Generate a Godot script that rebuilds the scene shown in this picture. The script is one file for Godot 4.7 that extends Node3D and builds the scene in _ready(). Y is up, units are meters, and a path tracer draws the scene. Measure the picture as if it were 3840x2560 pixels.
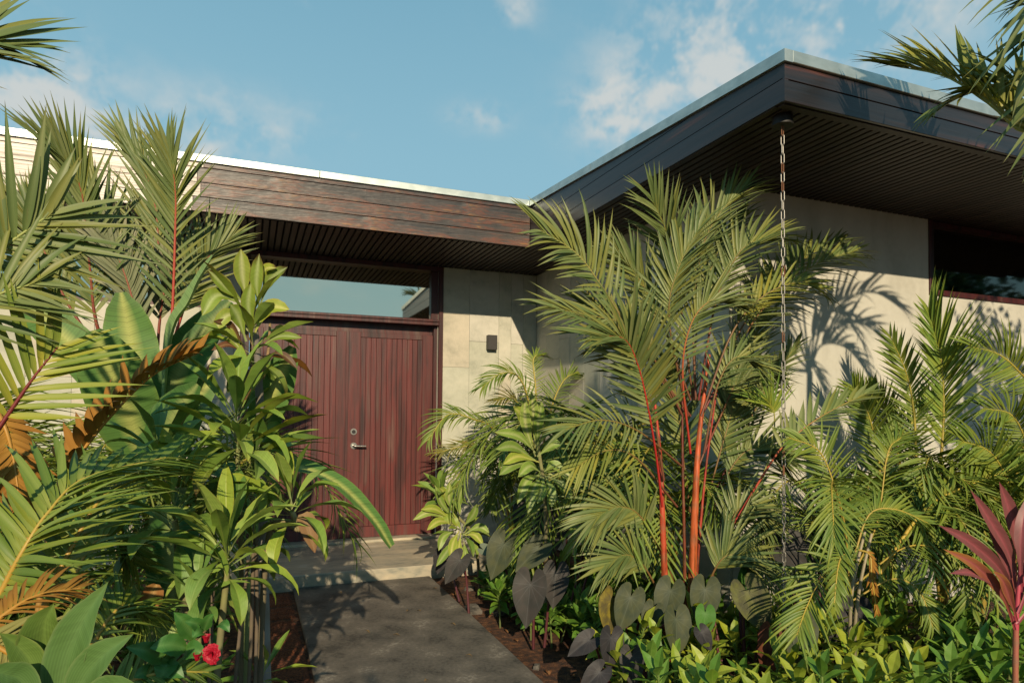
extends Node3D
# Tropical garden entrance of a single-storey house.
# World: x runs along the door wall, z points from the house to the viewer, metres.

var rng := RandomNumberGenerator.new()
var M := {}          # materials
var T := {}          # textures
var G := {}          # shared leaf meshes
var cam_basis: Basis
const FOCAL := 2441.957
const CENTRE := Vector2(1920.0, 1473.18)
const EYE := Vector3(0, 1.6, 0)
var taken := {}

# ---------------------------------------------------------------- helpers
func at(px: float, py: float, z: float) -> Vector3:
	# a pixel gives a direction; z is the upright plane the thing stands on
	var d := cam_basis * Vector3((px - CENTRE.x) / FOCAL, -(py - CENTRE.y) / FOCAL, -1.0)
	return EYE + d * (z / d.z)

func pts(a: Array) -> Array:
	var r := []
	for i in range(0, a.size(), 3):
		r.append(at(a[i], a[i + 1], a[i + 2]))
	return r

func numbered(called: String) -> String:
	if not taken.has(called):
		taken[called] = 0
		return called
	taken[called] += 1
	return "%s_%03d" % [called, taken[called]]

func thing(called: String, label: String, category: String, where := Vector3.ZERO, group := "") -> Node3D:
	var o := Node3D.new()
	o.name = numbered(called)
	add_child(o)
	o.position = where
	tag(o, label, category, group)
	return o

func tag(o: Node3D, label: String, category: String, group := "") -> void:
	o.set_meta("label", label)
	o.set_meta("category", category)
	if group != "":
		o.set_meta("group", group)

func put(called: String, mesh: Mesh, mat: Material, parent: Node, xf := Transform3D.IDENTITY) -> MeshInstance3D:
	var o := MeshInstance3D.new()
	o.name = numbered(called) if parent == self else called
	o.mesh = mesh
	o.material_override = mat
	o.transform = xf
	parent.add_child(o, true)
	return o

func structure(called: String, mesh: Mesh, mat: Material, xf := Transform3D.IDENTITY) -> MeshInstance3D:
	var o := put(called, mesh, mat, self, xf)
	o.set_meta("kind", "structure")
	return o

func box(x0: float, x1: float, y0: float, y1: float, z0: float, z1: float, c := 0.0) -> ArrayMesh:
	# an axis-aligned block; c chamfers the edges
	var st := SurfaceTool.new()
	st.begin(Mesh.PRIMITIVE_TRIANGLES)
	add_box(st, Vector3(x0, y0, z0), Vector3(x1, y1, z1), c)
	return st.commit()

func add_quad(st: SurfaceTool, a: Vector3, b: Vector3, c: Vector3, d: Vector3, out: Vector3) -> void:
	var n := (b - a).cross(c - a)
	if n.length() < 1e-12:
		n = (c - a).cross(d - a)
	n = n.normalized()
	var q := [a, b, c, d]
	if n.dot(out) > 0:           # front faces run clockwise
		q = [a, d, c, b]
	else:
		n = -n
	for k in [0, 1, 2, 0, 2, 3]:
		st.set_normal(n)
		st.add_vertex(q[k])

func add_box(st: SurfaceTool, lo: Vector3, hi: Vector3, c := 0.0) -> void:
	var m := (lo + hi) / 2
	if c <= 0.0:
		for ax in 3:
			for s in 2:
				var u := (ax + 1) % 3
				var v := (ax + 2) % 3
				var q := []
				for k in [[0, 0], [1, 0], [1, 1], [0, 1]]:
					var p := Vector3.ZERO
					p[ax] = hi[ax] if s else lo[ax]
					p[u] = hi[u] if k[0] else lo[u]
					p[v] = hi[v] if k[1] else lo[v]
					q.append(p)
				add_quad(st, q[0], q[1], q[2], q[3], (q[0] + q[2]) / 2 - m)
		return
	for ax in 3:
		var u := (ax + 1) % 3
		var v := (ax + 2) % 3
		for s in [-1, 1]:
			var q := []
			for k in [[-1, -1], [1, -1], [1, 1], [-1, 1]]:
				var p := Vector3.ZERO
				p[ax] = hi[ax] if s > 0 else lo[ax]
				p[u] = (hi[u] - c) if k[0] > 0 else (lo[u] + c)
				p[v] = (hi[v] - c) if k[1] > 0 else (lo[v] + c)
				q.append(p)
			add_quad(st, q[0], q[1], q[2], q[3], (q[0] + q[2]) / 2 - m)
		for su in [-1, 1]:
			for sv in [-1, 1]:
				var q := []
				for e in [[0, 0], [1, 0], [1, 1], [0, 1]]:
					var p := Vector3.ZERO
					p[ax] = (hi[ax] - c) if e[0] else (lo[ax] + c)
					p[u] = (hi[u] if su > 0 else lo[u]) if e[1] else ((hi[u] - c) if su > 0 else (lo[u] + c))
					p[v] = ((hi[v] - c) if sv > 0 else (lo[v] + c)) if e[1] else (hi[v] if sv > 0 else lo[v])
					q.append(p)
				add_quad(st, q[0], q[1], q[2], q[3], (q[0] + q[2]) / 2 - m)

func prism(profile: Array, along: Vector3, depth: float) -> ArrayMesh:
	# flat polygon (Vector3s) pushed along a direction
	var st := SurfaceTool.new()
	st.begin(Mesh.PRIMITIVE_TRIANGLES)
	var n := profile.size()
	var mid := Vector3.ZERO
	for q in profile:
		mid += q / n
	var off := along * depth
	for i in range(1, n - 1):
		add_quad(st, profile[0], profile[i], profile[i + 1], profile[i + 1], -along)
		add_quad(st, profile[0] + off, profile[i] + off, profile[i + 1] + off, profile[i + 1] + off, along)
	for i in n:
		var a: Vector3 = profile[i]
		var b: Vector3 = profile[(i + 1) % n]
		add_quad(st, a, b, b + off, a + off, (a + b) / 2 - mid)
	return st.commit()

func spline(p: Array, n: int) -> Array:
	# Catmull-Rom through the points
	var r := []
	var m := p.size() - 1
	for i in n + 1:
		var t := float(i) / n * m
		var k := mini(int(t), m - 1)
		var u := t - k
		var p1: Vector3 = p[k]
		var p2: Vector3 = p[k + 1]
		var p0: Vector3 = p[k - 1] if k > 0 else p1 * 2 - p2
		var p3: Vector3 = p[k + 2] if k + 2 <= m else p2 * 2 - p1
		r.append(0.5 * ((2 * p1) + (p2 - p0) * u + (2 * p0 - 5 * p1 + 4 * p2 - p3) * u * u + (3 * p1 - p0 - 3 * p2 + p3) * u * u * u))
	return r

func frames(c: Array, hint: Vector3) -> Array:
	# [tangent, side, normal] at each point of a curve
	var r := []
	for i in c.size():
		var t: Vector3 = (c[mini(i + 1, c.size() - 1)] - c[maxi(i - 1, 0)]).normalized()
		var n := hint - t * hint.dot(t)
		if n.length() < 0.05:
			n = Vector3(0.3, 0.1, 1) - t * Vector3(0.3, 0.1, 1).dot(t)
		n = n.normalized()
		r.append([t, t.cross(n).normalized(), n])
	return r

func tube(c: Array, r0: float, r1: float, sides := 6, col0 := Color.WHITE, col1 := Color.WHITE, rings := []) -> ArrayMesh:
	var v := PackedVector3Array()
	var nn := PackedVector3Array()
	var cc := PackedColorArray()
	var ix := PackedInt32Array()
	var fr := frames(c, Vector3(0.31, 0.17, 0.93))
	var n := c.size()
	for i in n:
		var t := float(i) / (n - 1)
		var r := lerpf(r0, r1, t)
		if rings.size() > 0:
			r *= rings[i % rings.size()]
		for k in sides + 1:
			var a := TAU * k / sides
			var d: Vector3 = fr[i][1] * cos(a) + fr[i][2] * sin(a)
			v.append(c[i] + d * r)
			nn.append(d)
			var kc := col0.lerp(col1, t)
			if rings.size() > 0 and rings[i % rings.size()] > 1.0:
				kc = kc.lerp(Color(0.16, 0.13, 0.07), 0.45)
			cc.append(kc)
	for i in n - 1:
		for k in sides:
			var a := i * (sides + 1) + k
			var b := a + sides + 1
			ix.append_array([a, a + 1, b, a + 1, b + 1, b])
	# end caps
	for e in [0, n - 1]:
		var base := v.size()
		var s: float = -1.0 if e == 0 else 1.0
		v.append(c[e]); nn.append(fr[e][0] * s); cc.append(col0 if e == 0 else col1)
		for k in sides + 1:
			v.append(v[e * (sides + 1) + k]); nn.append(fr[e][0] * s); cc.append(col0 if e == 0 else col1)
		for k in sides:
			ix.append_array([base, base + 1 + k, base + 2 + k] if e > 0 else [base, base + 2 + k, base + 1 + k])
	return arrays(v, nn, cc, PackedVector2Array(), ix)

func arrays(v, nn, cc, uv, ix) -> ArrayMesh:
	var a := []
	a.resize(Mesh.ARRAY_MAX)
	a[Mesh.ARRAY_VERTEX] = v
	a[Mesh.ARRAY_NORMAL] = nn
	a[Mesh.ARRAY_COLOR] = cc
	if uv.size() > 0:
		a[Mesh.ARRAY_TEX_UV] = uv
	a[Mesh.ARRAY_INDEX] = ix
	var m := ArrayMesh.new()
	m.add_surface_from_arrays(Mesh.PRIMITIVE_TRIANGLES, a)
	return m

# ---------------------------------------------------------------- textures
func noise_bytes(seed_: int, freq: float, w: int, h: int, size: int, kind := 0, oct := 4) -> PackedByteArray:
	var f := FastNoiseLite.new()
	f.seed = seed_
	f.frequency = freq
	f.noise_type = FastNoiseLite.TYPE_SIMPLEX_SMOOTH if kind == 0 else FastNoiseLite.TYPE_CELLULAR
	f.fractal_octaves = oct
	var im := f.get_seamless_image(w, h)
	im.convert(Image.FORMAT_L8)
	if w != size or h != size:
		im.resize(size, size, Image.INTERPOLATE_CUBIC)
	return im.get_data()

func make_texture(layers: Array, stops: Array, size := 512, bump := 0.0) -> Array:
	# layers: [seed, freq, w, h, weight, octaves]; the weighted sum runs through the colour stops
	var sum := PackedFloat32Array()
	sum.resize(size * size)
	var total := 0.0
	for l in layers:
		var b := noise_bytes(l[0], l[1], l[2], l[3], size, 0, l[5])
		var w: float = l[4] / 255.0
		total += l[4]
		for i in b.size():
			sum[i] += b[i] * w
	var g := Gradient.new()
	var off := PackedFloat32Array()
	var col := PackedColorArray()
	for s in stops:
		off.append(s[0]); col.append(s[1])
	g.offsets = off
	g.colors = col
	var lut := []
	for i in 256:
		lut.append(g.sample(i / 255.0))
	var out := PackedByteArray()
	out.resize(size * size * 3)
	var hb := PackedByteArray()
	hb.resize(size * size)
	for i in sum.size():
		var k := clampi(int(sum[i] / total * 255.0), 0, 255)
		var c: Color = lut[k]
		out[i * 3] = c.r8
		out[i * 3 + 1] = c.g8
		out[i * 3 + 2] = c.b8
		hb[i] = k
	var tx := ImageTexture.create_from_image(Image.create_from_data(size, size, false, Image.FORMAT_RGB8, out))
	var nt = null
	if bump > 0.0:
		var hi := Image.create_from_data(size, size, false, Image.FORMAT_L8, hb)
		hi.convert(Image.FORMAT_RGBA8)
		hi.bump_map_to_normal_map(bump)
		nt = ImageTexture.create_from_image(hi)
	return [tx, nt]

func c8(r: int, g: int, b: int) -> Color:
	return Color8(r, g, b)

func surface(tex: Array, rough: float, scale: Vector3, normal := 0.6, metal := 0.0, spec := 0.5) -> StandardMaterial3D:
	var m := StandardMaterial3D.new()
	m.albedo_texture = tex[0]
	m.roughness = rough
	m.metallic = metal
	m.metallic_specular = spec
	m.uv1_triplanar = true
	m.uv1_world_triplanar = true
	m.uv1_triplanar_sharpness = 8.0
	m.uv1_scale = scale
	if tex[1] != null and normal > 0.0:
		m.normal_enabled = true
		m.normal_texture = tex[1]
		m.normal_scale = normal
	return m

func plain(c: Color, rough: float, metal := 0.0) -> StandardMaterial3D:
	var m := StandardMaterial3D.new()
	m.albedo_color = c
	m.roughness = rough
	m.metallic = metal
	return m

func tinted(m: StandardMaterial3D, c: Color, shift := Vector3.ZERO) -> StandardMaterial3D:
	var r: StandardMaterial3D = m.duplicate()
	r.albedo_color = c
	r.uv1_offset = shift
	return r

func vein_texture(kind: String) -> ImageTexture:
	# faint ribs of a leaf blade: u along the leaf, v across it (0.5 is the midrib)
	var w := 256
	var h := 128
	var im := Image.create(w, h, false, Image.FORMAT_RGB8)
	var r := RandomNumberGenerator.new()
	r.seed = 7
	var lane := []
	for i in 512:
		lane.append(r.randf())
	for y in h:
		var v := absf(float(y) / (h - 1) - 0.5) * 2.0
		for x in w:
			var u := float(x) / w
			var k := 1.0
			if kind == "ribs":          # banana: side veins leave the midrib
				var q := u * 64.0 - v * 2.5
				k = 0.9 + 0.1 * absf(fposmod(q, 1.0) * 2 - 1) - 0.08 * lane[int(fposmod(q, 64.0))]
			elif kind == "pleats":      # palm leaflet: lengthwise pleats
				k = 0.86 + 0.14 * lane[y * 3 % 512] + 0.04 * sin(u * 9.0 + y)
			else:                        # broad strap leaf: fine arching veins
				var q2 := v * 11.0 + u * 2.0
				k = 0.9 + 0.1 * absf(fposmod(q2, 1.0) * 2 - 1) - 0.05 * lane[int(fposmod(u * 40 + v * 5, 512.0))]
			k = clampf(k, 0, 1)
			im.set_pixel(x, y, Color(k, k, k))
	return ImageTexture.create_from_image(im)

func leaf_material(tex, c: Color, rough: float, back: float, spec := 0.5) -> StandardMaterial3D:
	var m := StandardMaterial3D.new()
	m.vertex_color_use_as_albedo = true
	m.albedo_color = c
	if tex != null:
		m.albedo_texture = tex
	m.roughness = rough
	m.metallic_specular = spec
	m.cull_mode = BaseMaterial3D.CULL_DISABLED
	if back > 0:
		m.backlight_enabled = true
		m.backlight = Color(back, back * 0.95, back * 0.55)
	return m

func make_materials() -> void:
	T.stone = make_texture([[3, 0.006, 256, 512, 1.0, 5], [4, 0.03, 512, 512, 0.45, 4], [5, 0.1, 512, 512, 0.22, 3]], [[0.15, c8(164, 164, 152)], [0.42, c8(186, 184, 171)], [0.62, c8(195, 192, 179)], [0.85, c8(203, 198, 185)]], 512, 3.0)
	M.stone = [surface(T.stone, 0.82, Vector3(0.7, 0.7, 0.7), 0.5)]
	M.stone.append(tinted(M.stone[0], c8(250, 251, 247), Vector3(0.3, 0.1, 0)))
	M.stone.append(tinted(M.stone[0], c8(240, 244, 238), Vector3(0.7, 0.4, 0)))
	M.stone.append(tinted(M.stone[0], c8(250, 244, 236), Vector3(0.15, 0.7, 0)))
	T.plaster = make_texture([[11, 0.004, 512, 512, 1.0, 4], [12, 0.05, 512, 512, 0.35, 4], [13, 0.015, 512, 160, 0.6, 4]], [[0.22, c8(174, 172, 160)], [0.45, c8(185, 183, 171)], [0.6, c8(189, 187, 175)], [0.8, c8(197, 194, 182)]], 512, 3.0)
	M.plaster = surface(T.plaster, 0.88, Vector3(0.6, 0.6, 0.6), 0.35)
	T.path = make_texture([[21, 0.006, 512, 512, 1.0, 5], [22, 0.06, 512, 512, 0.5, 4], [23, 0.2, 512, 512, 0.3, 2]], [[0.22, c8(60, 57, 52)], [0.4, c8(88, 83, 75)], [0.55, c8(98, 92, 83)], [0.68, c8(108, 101, 91)], [0.8, c8(140, 132, 120)]], 512, 2.5)
	M.path = surface(T.path, 0.75, Vector3(0.9, 0.9, 0.9), 0.4)
	T.cement = make_texture([[31, 0.008, 128, 512, 1.0, 5], [32, 0.04, 256, 512, 0.5, 4]], [[0.2, c8(126, 127, 116)], [0.45, c8(162, 155, 136)], [0.65, c8(178, 166, 142)], [0.85, c8(194, 187, 168)]], 512, 2.0)
	M.cement = surface(T.cement, 0.6, Vector3(0.8, 0.8, 0.8), 0.3)
	T.soil = make_texture([[41, 0.02, 512, 512, 1.0, 5], [42, 0.12, 512, 512, 0.8, 3]], [[0.2, c8(34, 22, 15)], [0.45, c8(70, 44, 28)], [0.65, c8(104, 66, 38)], [0.85, c8(140, 96, 58)]], 512, 6.0)
	M.soil = surface(T.soil, 0.95, Vector3(1.4, 1.4, 1.4), 1.0)
	M.laterite = surface(make_texture([[43, 0.05, 512, 512, 1.0, 5], [44, 0.14, 512, 512, 0.9, 2]], [[0.25, c8(38, 20, 12)], [0.45, c8(92, 48, 26)], [0.65, c8(136, 74, 38)], [0.85, c8(166, 104, 58)]], 512, 8.0), 0.95, Vector3(2.0, 2.0, 2.0), 1.0)
	# roof-edge boards: stained paint over wood, flaking along the grain
	T.board = make_texture([[51, 0.012, 128, 512, 1.0, 4], [52, 0.03, 48, 512, 0.9, 5], [53, 0.006, 512, 256, 0.9, 3], [54, 0.08, 160, 512, 0.55, 3]], [[0.2, c8(44, 46, 48)], [0.4, c8(72, 68, 66)], [0.48, c8(86, 70, 64)], [0.54, c8(124, 74, 56)], [0.58, c8(84, 74, 68)], [0.66, c8(158, 110, 66)], [0.72, c8(96, 80, 70)], [0.85, c8(196, 168, 128)]], 512, 5.0)
	M.board = []
	for k in 4:
		M.board.append(tinted(surface(T.board, 0.42, Vector3(0.55, 1.5, 0.55), 0.8), c8(225 - 12 * k, 218 - 10 * k, 214 - 8 * k), Vector3(0.23 * k, 0.31 * k, 0)))
	T.bleached = make_texture([[55, 0.012, 96, 512, 1.0, 5], [56, 0.05, 40, 512, 1.0, 4]], [[0.2, c8(112, 98, 88)], [0.34, c8(190, 180, 170)], [0.6, c8(214, 208, 200)], [0.85, c8(226, 222, 216)]], 512, 5.0)
	M.bleached = []
	for k in 3:
		M.bleached.append(tinted(surface(T.bleached, 0.4, Vector3(0.6, 1.6, 0.6), 0.7), c8(250 - 9 * k, 246 - 10 * k, 240 - 10 * k), Vector3(0.4 * k, 0.2 * k, 0)))
	T.dark = make_texture([[57, 0.01, 96, 512, 1.0, 4], [58, 0.04, 64, 512, 0.5, 4]], [[0.2, c8(30, 30, 33)], [0.5, c8(42, 39, 40)], [0.68, c8(52, 42, 40)], [0.82, c8(78, 48, 40)], [0.95, c8(130, 90, 66)]], 512, 3.0)
	M.dark = []
	for k in 3:
		M.dark.append(tinted(surface(T.dark, 0.34, Vector3(0.5, 1.4, 0.5), 0.5), c8(235 - 15 * k, 232 - 10 * k, 236 - 10 * k), Vector3(0.3 * k, 0.27 * k, 0.11 * k)))
	T.slat = make_texture([[61, 0.02, 512, 96, 1.0, 4]], [[0.2, c8(40, 33, 29)], [0.6, c8(54, 45, 39)], [0.85, c8(60, 46, 40)]], 256)
	M.slat = []
	for k in 3:
		M.slat.append(tinted(surface(T.slat, 0.55, Vector3(1, 1, 0.4), 0), c8(255 - 22 * k, 250 - 24 * k, 248 - 24 * k), Vector3(0.2 * k, 0, 0.3 * k)))
	M.void = plain(c8(12, 10, 10), 0.95)
	T.door = make_texture([[63, 0.016, 512, 64, 1.0, 5], [64, 0.006, 512, 256, 0.9, 4], [65, 0.08, 512, 64, 0.35, 3]], [[0.2, c8(50, 30, 31)], [0.42, c8(80, 42, 41)], [0.55, c8(100, 45, 43)], [0.68, c8(90, 57, 53)], [0.85, c8(110, 80, 73)]], 512, 3.0)
	M.door = []
	for k in 4:
		M.door.append(tinted(surface(T.door, 0.42, Vector3(1.2, 0.45, 1.2), 0.5), c8(255 - 14 * k, 248 - 8 * k, 246 - 8 * k), Vector3(0.21 * k, 0.13 * k, 0)))
	M.trim = tinted(M.door[0], c8(190, 170, 168), Vector3(0.5, 0.2, 0))
	T.zinc = make_texture([[71, 0.01, 512, 512, 1.0, 4], [72, 0.05, 256, 512, 0.4, 3]], [[0.2, c8(164, 174, 170)], [0.6, c8(182, 190, 185)], [0.85, c8(198, 204, 198)]], 256)
	M.zinc = surface(T.zinc, 0.42, Vector3(0.8, 0.8, 0.8), 0, 0.75)
	M.steel = plain(c8(178, 176, 170), 0.32, 0.9)
	M.lamp = plain(c8(62, 60, 58), 0.5, 0.2)
	M.glass = plain(c8(222, 214, 192), 0.03, 1.0)
	M.dark_glass = plain(c8(84, 90, 84), 0.04, 1.0)
	M.gutter = plain(c8(26, 25, 24), 0.6)
	M.chain = plain(c8(160, 155, 146), 0.45, 0.6)
	M.rust = plain(c8(122, 82, 58), 0.75, 0.2)
	# plants: base colours are carried by the vertices
	T.pleats = vein_texture("pleats")
	T.ribs = vein_texture("ribs")
	T.veins = vein_texture("veins")
	M.leaflet = []
	for c in [c8(255, 255, 255), c8(232, 240, 225), c8(205, 222, 205), c8(255, 246, 205)]:
		M.leaflet.append(leaf_material(T.pleats, c, 0.46, 0.6, 0.4))
	M.strap = []
	for c in [c8(255, 255, 255), c8(228, 240, 224), c8(255, 250, 205), c8(206, 220, 206)]:
		M.strap.append(leaf_material(T.veins, c, 0.44, 0.55, 0.4))
	M.banana = leaf_material(T.ribs, c8(255, 255, 255), 0.5, 0.6, 0.3)
	M.dry = leaf_material(T.pleats, c8(255, 255, 255), 0.75, 0.35, 0.3)
	M.stem = leaf_material(null, c8(255, 255, 255), 0.5, 0.0)

# ---------------------------------------------------------------- house
func build_house() -> void:
	var house := thing("house", "low house with stone and plaster walls under a wide dark timber roof edge", "house", Vector3.ZERO)
	var stone: Array = M.stone
	# --- wall with the door, at z = -7.5
	var w := put("wall", box(2.06, 3.6, 0.0, 3.34, -7.85, -7.53), stone[0], house)
	var cols := [[2.116, 2.447, [0.0, 0.95, 2.123, 2.764, 3.314]], [2.447, 2.827, [0.0, 1.05, 2.443, 3.314]], [2.827, 2.99, [0.0, 0.8, 2.127, 3.314]], [2.99, 3.152, [0.0, 1.2, 2.433, 3.314]], [3.152, 3.33, [0.0, 0.7, 1.75, 3.314]]]
	var k := 0
	for c in cols:
		for i in c[2].size() - 1:
			put("stone_panel", box(c[0] + 0.0012, c[1] - 0.0012, c[2][i] + 0.0012, c[2][i + 1] - 0.0012, -7.53, -7.5 - 0.0015 * (k % 3), 0.0015), stone[[0, 2, 3, 1, 0, 2][k % 6]], w)
			k += 1
	# --- wall left of the door, with a strip window under the eaves
	var wl := put("wall", box(-6.0, -0.12, 0.0, 2.66, -7.85, -7.53), stone[0], house)
	k = 0
	var x := -6.0
	var widths := [0.33, 0.38, 0.18, 0.42, 0.3, 0.22]
	while x < -0.16:
		var x1 := minf(x + widths[k % 6], -0.12)
		var ys := [0.0, 0.6 + 0.3 * (k % 3), 1.7 + 0.2 * (k % 2), 2.66]
		for i in 3:
			put("stone_panel", box(x + 0.0012, x1 - 0.0012, ys[i] + 0.0012, ys[i + 1] - 0.0012, -7.53, -7.5 - 0.0015 * ((k + i) % 3), 0.0015), stone[[3, 1, 0, 3, 2][(k + i) % 5]], wl)
		x = x1
		k += 1
	put("wall", box(-0.5, -0.12, 2.66, 3.34, -7.85, -7.502), stone[1], house)
	put("wall", box(-6.0, -0.5, 3.3, 3.34, -7.85, -7.53), M.void, house)
	var sw := put("strip_window", box(-6.0, -0.5, 2.661, 2.7, -7.6, -7.51), M.trim, house)
	put("pane", box(-6.0, -0.54, 2.7, 3.3, -7.575, -7.565), M.glass, sw)
	put("jamb", box(-0.54, -0.5, 2.7, 3.3, -7.6, -7.51), M.trim, sw)
	# --- side wall of the wing, x = 3.33, facing left
	var ws := put("wall", box(3.36, 3.6, 0.0, 3.34, -7.49, -3.95), stone[0], house)
	var zz := [-7.499, -7.2, -6.82, -6.56, -6.225, -5.875, -5.5, -5.28, -4.9, -4.55, -4.3, -3.921]
	for i in zz.size() - 1:
		var ys := [0.0, 0.9 + 0.25 * (i % 4), 2.0 + 0.22 * (i % 3), 3.314]
		for j in 3:
			put("stone_panel", box(3.33 + 0.0015 * ((i + j) % 3), 3.36, ys[j] + 0.0012, ys[j + 1] - 0.0012, zz[i] + 0.0012, zz[i + 1] - 0.0012, 0.0015), stone[[2, 0, 1, 2, 0][(i + j) % 5]], ws)
	# --- plaster front of the wing, z = -3.92, with a long window
	put("wall", box(3.361, 5.512, 0.0, 3.34, -4.2, -3.92), M.plaster, house)
	put("wall", box(5.512, 11.0, 0.0, 2.65, -4.2, -3.92), M.plaster, house)
	put("wall", box(5.512, 11.0, 3.3, 3.34, -4.2, -3.96), M.void, house)
	var win := put("window", box(5.512, 11.0, 2.65, 2.70, -4.1, -3.905, 0.003), M.trim, house)
	put("jamb", box(5.512, 5.566, 2.70, 3.312, -4.1, -3.905, 0.003), M.trim, win)
	put("head", box(5.566, 11.0, 3.27, 3.312, -4.1, -3.93), M.trim, win)
	put("pane", box(5.566, 11.0, 2.70, 3.27, -4.0, -3.99), M.dark_glass, win)
	# --- door opening: frame, transom window, two leaves
	var fr := put("door_frame", box(2.062, 2.114, 0.135, 3.312, -7.66, -7.488, 0.003), M.trim, house)
	put("jamb", box(-0.118, -0.03, 0.135, 3.312, -7.66, -7.488, 0.003), M.trim, fr)
	put("rail", box(-0.03, 2.062, 2.65, 2.68, -7.66, -7.478, 0.003), M.trim, fr)
	put("rail", box(-0.03, 2.0619, 2.61, 2.648, -7.66, -7.492, 0.003), M.trim, fr)
	put("head", box(-0.03, 2.062, 3.26, 3.312, -7.66, -7.49), M.trim, fr)
	put("stop", box(2.02, 2.0619, 0.135, 2.609, -7.64, -7.57), M.trim, fr)
	put("rail", box(-0.03, 2.0199, 2.5, 2.609, -7.70, -7.645), M.door[3], fr)
	var tw := put("transom_window", box(1.975, 2.0619, 2.681, 3.259, -7.64, -7.53, 0.003), M.trim, house)
	put("pane", box(-0.03, 1.975, 2.681, 3.259, -7.59, -7.58), M.glass, tw)
	put("threshold", box(-0.03, 2.062, 0.106, 0.137, -7.7, -7.49), M.cement, house)
	put("sill", box(-0.12, 2.12, 0.106, 0.137, -7.4895, -7.44, 0.004), tinted(M.cement, c8(255, 255, 255), Vector3(0.4, 0, 0)), house)
	for leaf in 2:
		var x0: float = [-0.025, 1.024][leaf]
		var x1: float = [1.018, 2.018][leaf]
		var d := put("door_leaf", box(x0, x1, 0.14, 2.498, -7.66, -7.62), M.door[3], house)
		var s0 := x0 + 0.14
		var s1 := x1 - 0.125
		put("stile", box(x0, s0, 0.14, 2.498, -7.62, -7.6, 0.002), M.door[1], d)
		put("stile", box(s1, x1, 0.14, 2.498, -7.62, -7.6, 0.002), M.door[2], d)
		put("rail", box(s0 + 0.001, s1 - 0.001, 0.14, 0.262, -7.62, -7.601, 0.002), M.door[0], d)
		put("rail", box(s0 + 0.001, s1 - 0.001, 2.44, 2.498, -7.62, -7.601, 0.002), M.door[3], d)
		var n := 12
		for i in n:
			var a := s0 + (s1 - s0) * i / n
			var b := s0 + (s1 - s0) * (i + 1) / n
			put("plank", box(a + 0.0014, b - 0.0014, 0.265, 2.437, -7.62, -7.604 - 0.001 * (i % 2), 0.002), M.door[[0, 1, 0, 2, 1, 0, 1][(i * 3 + leaf) % 7]], d)
		if leaf == 1:
			var cy := CylinderMesh.new()
			cy.top_radius = 0.036
			cy.bottom_radius = 0.038
			cy.height = 0.012
			put("lock", cy, M.steel, d, Transform3D(Basis(Vector3.RIGHT, PI / 2), Vector3(1.098, 1.351, -7.596)))
			var c2 := CylinderMesh.new()
			c2.top_radius = 0.02
			c2.bottom_radius = 0.022
			c2.height = 0.012
			put("lock_cylinder", c2, M.gutter, d, Transform3D(Basis(Vector3.RIGHT, PI / 2), Vector3(1.098, 1.351, -7.586)))
			put("rosette", cy, M.steel, d, Transform3D(Basis(Vector3.RIGHT, PI / 2), Vector3(1.1, 1.19, -7.596)))
			put("lever", tube(spline([Vector3(1.1, 1.19, -7.59), Vector3(1.1, 1.19, -7.545), Vector3(1.118, 1.19, -7.535), Vector3(1.23, 1.187, -7.537)], 10), 0.013, 0.011, 8), M.steel, d)
	put("meeting_strip", box(1.0, 1.03, 0.14, 2.497, -7.599, -7.592, 0.002), M.door[3], house)
	# --- roof body, soffit slats
	var rf := put("roof", box(-6.2, 2.72, 3.345, 3.74, -9.5, -6.275), M.void, house)
	put("deck", prism([Vector3(2.721, 3.345, -9.5), Vector3(2.721, 3.345, -2.752), Vector3(2.721, 3.52, -2.752), Vector3(2.721, 3.73, -6.246), Vector3(2.721, 3.73, -9.5)], Vector3.RIGHT, 8.0), M.void, rf)
	put("covering", prism([Vector3(2.70, 3.735, -9.5), Vector3(2.70, 3.735, -6.246), Vector3(2.70, 3.525, -2.74), Vector3(2.70, 3.585, -2.74), Vector3(2.70, 3.80, -6.246), Vector3(2.70, 3.80, -9.5)], Vector3.RIGHT, 8.0), M.zinc, rf)
	put("covering", box(-6.2, 2.699, 3.741, 3.80, -9.5, -6.26), M.zinc, rf)
	var sf := put("soffit", box(-6.2, 2.69, 3.338, 3.3445, -7.53, -6.275), M.void, house)
	var slat_mesh := {}
	var xs := -6.0
	k = 0
	while xs < 8.6:
		var z0 := -7.53
		var z1 := -6.275
		if xs > 2.68:
			z1 = -2.80
			z0 = -7.49 if xs < 3.31 else -3.93
		var key := "%.2f %.2f" % [z0, z1]
		if not slat_mesh.has(key):
			slat_mesh[key] = box(0, 0.046, 0, 0.016, z0, z1, 0.002)
		put("slat", slat_mesh[key], M.slat[[0, 2, 1, 0, 1][(k * 7) % 5]], sf, Transform3D(Basis.IDENTITY, Vector3(xs, 3.316 , 0)))
		xs += 0.064
		k += 1
	put("edge_trim", box(2.72, 8.7, 3.313, 3.337, -2.80, -2.752), M.slat[1], sf)
	# --- fascia boards
	var f1 := put("fascia", box(-6.2, 2.69, 3.32, 3.75, -6.274, -6.262), M.void, house)
	var joints := [3.319, 3.448, 3.575, 3.707, 3.757]
	for j in 4:
		var cuts := [-6.2, -3.1 + 0.4 * (j % 2), [-0.50, -0.44, -0.47, -0.42][j], 2.694]
		for i in 3:
			var mat = M.bleached[(i + j) % 3] if i < 2 else M.board[j]
			put("board", box(cuts[i] + 0.001, cuts[i + 1] - 0.001, joints[j] + 0.003, joints[j + 1] - 0.002, -6.262, -6.246 + 0.0008 * (j % 2), 0.002), mat, f1)
	var f2 := put("fascia", box(2.722, 2.735, 3.32, 3.51, -6.24, -2.76), M.void, house)
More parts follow.
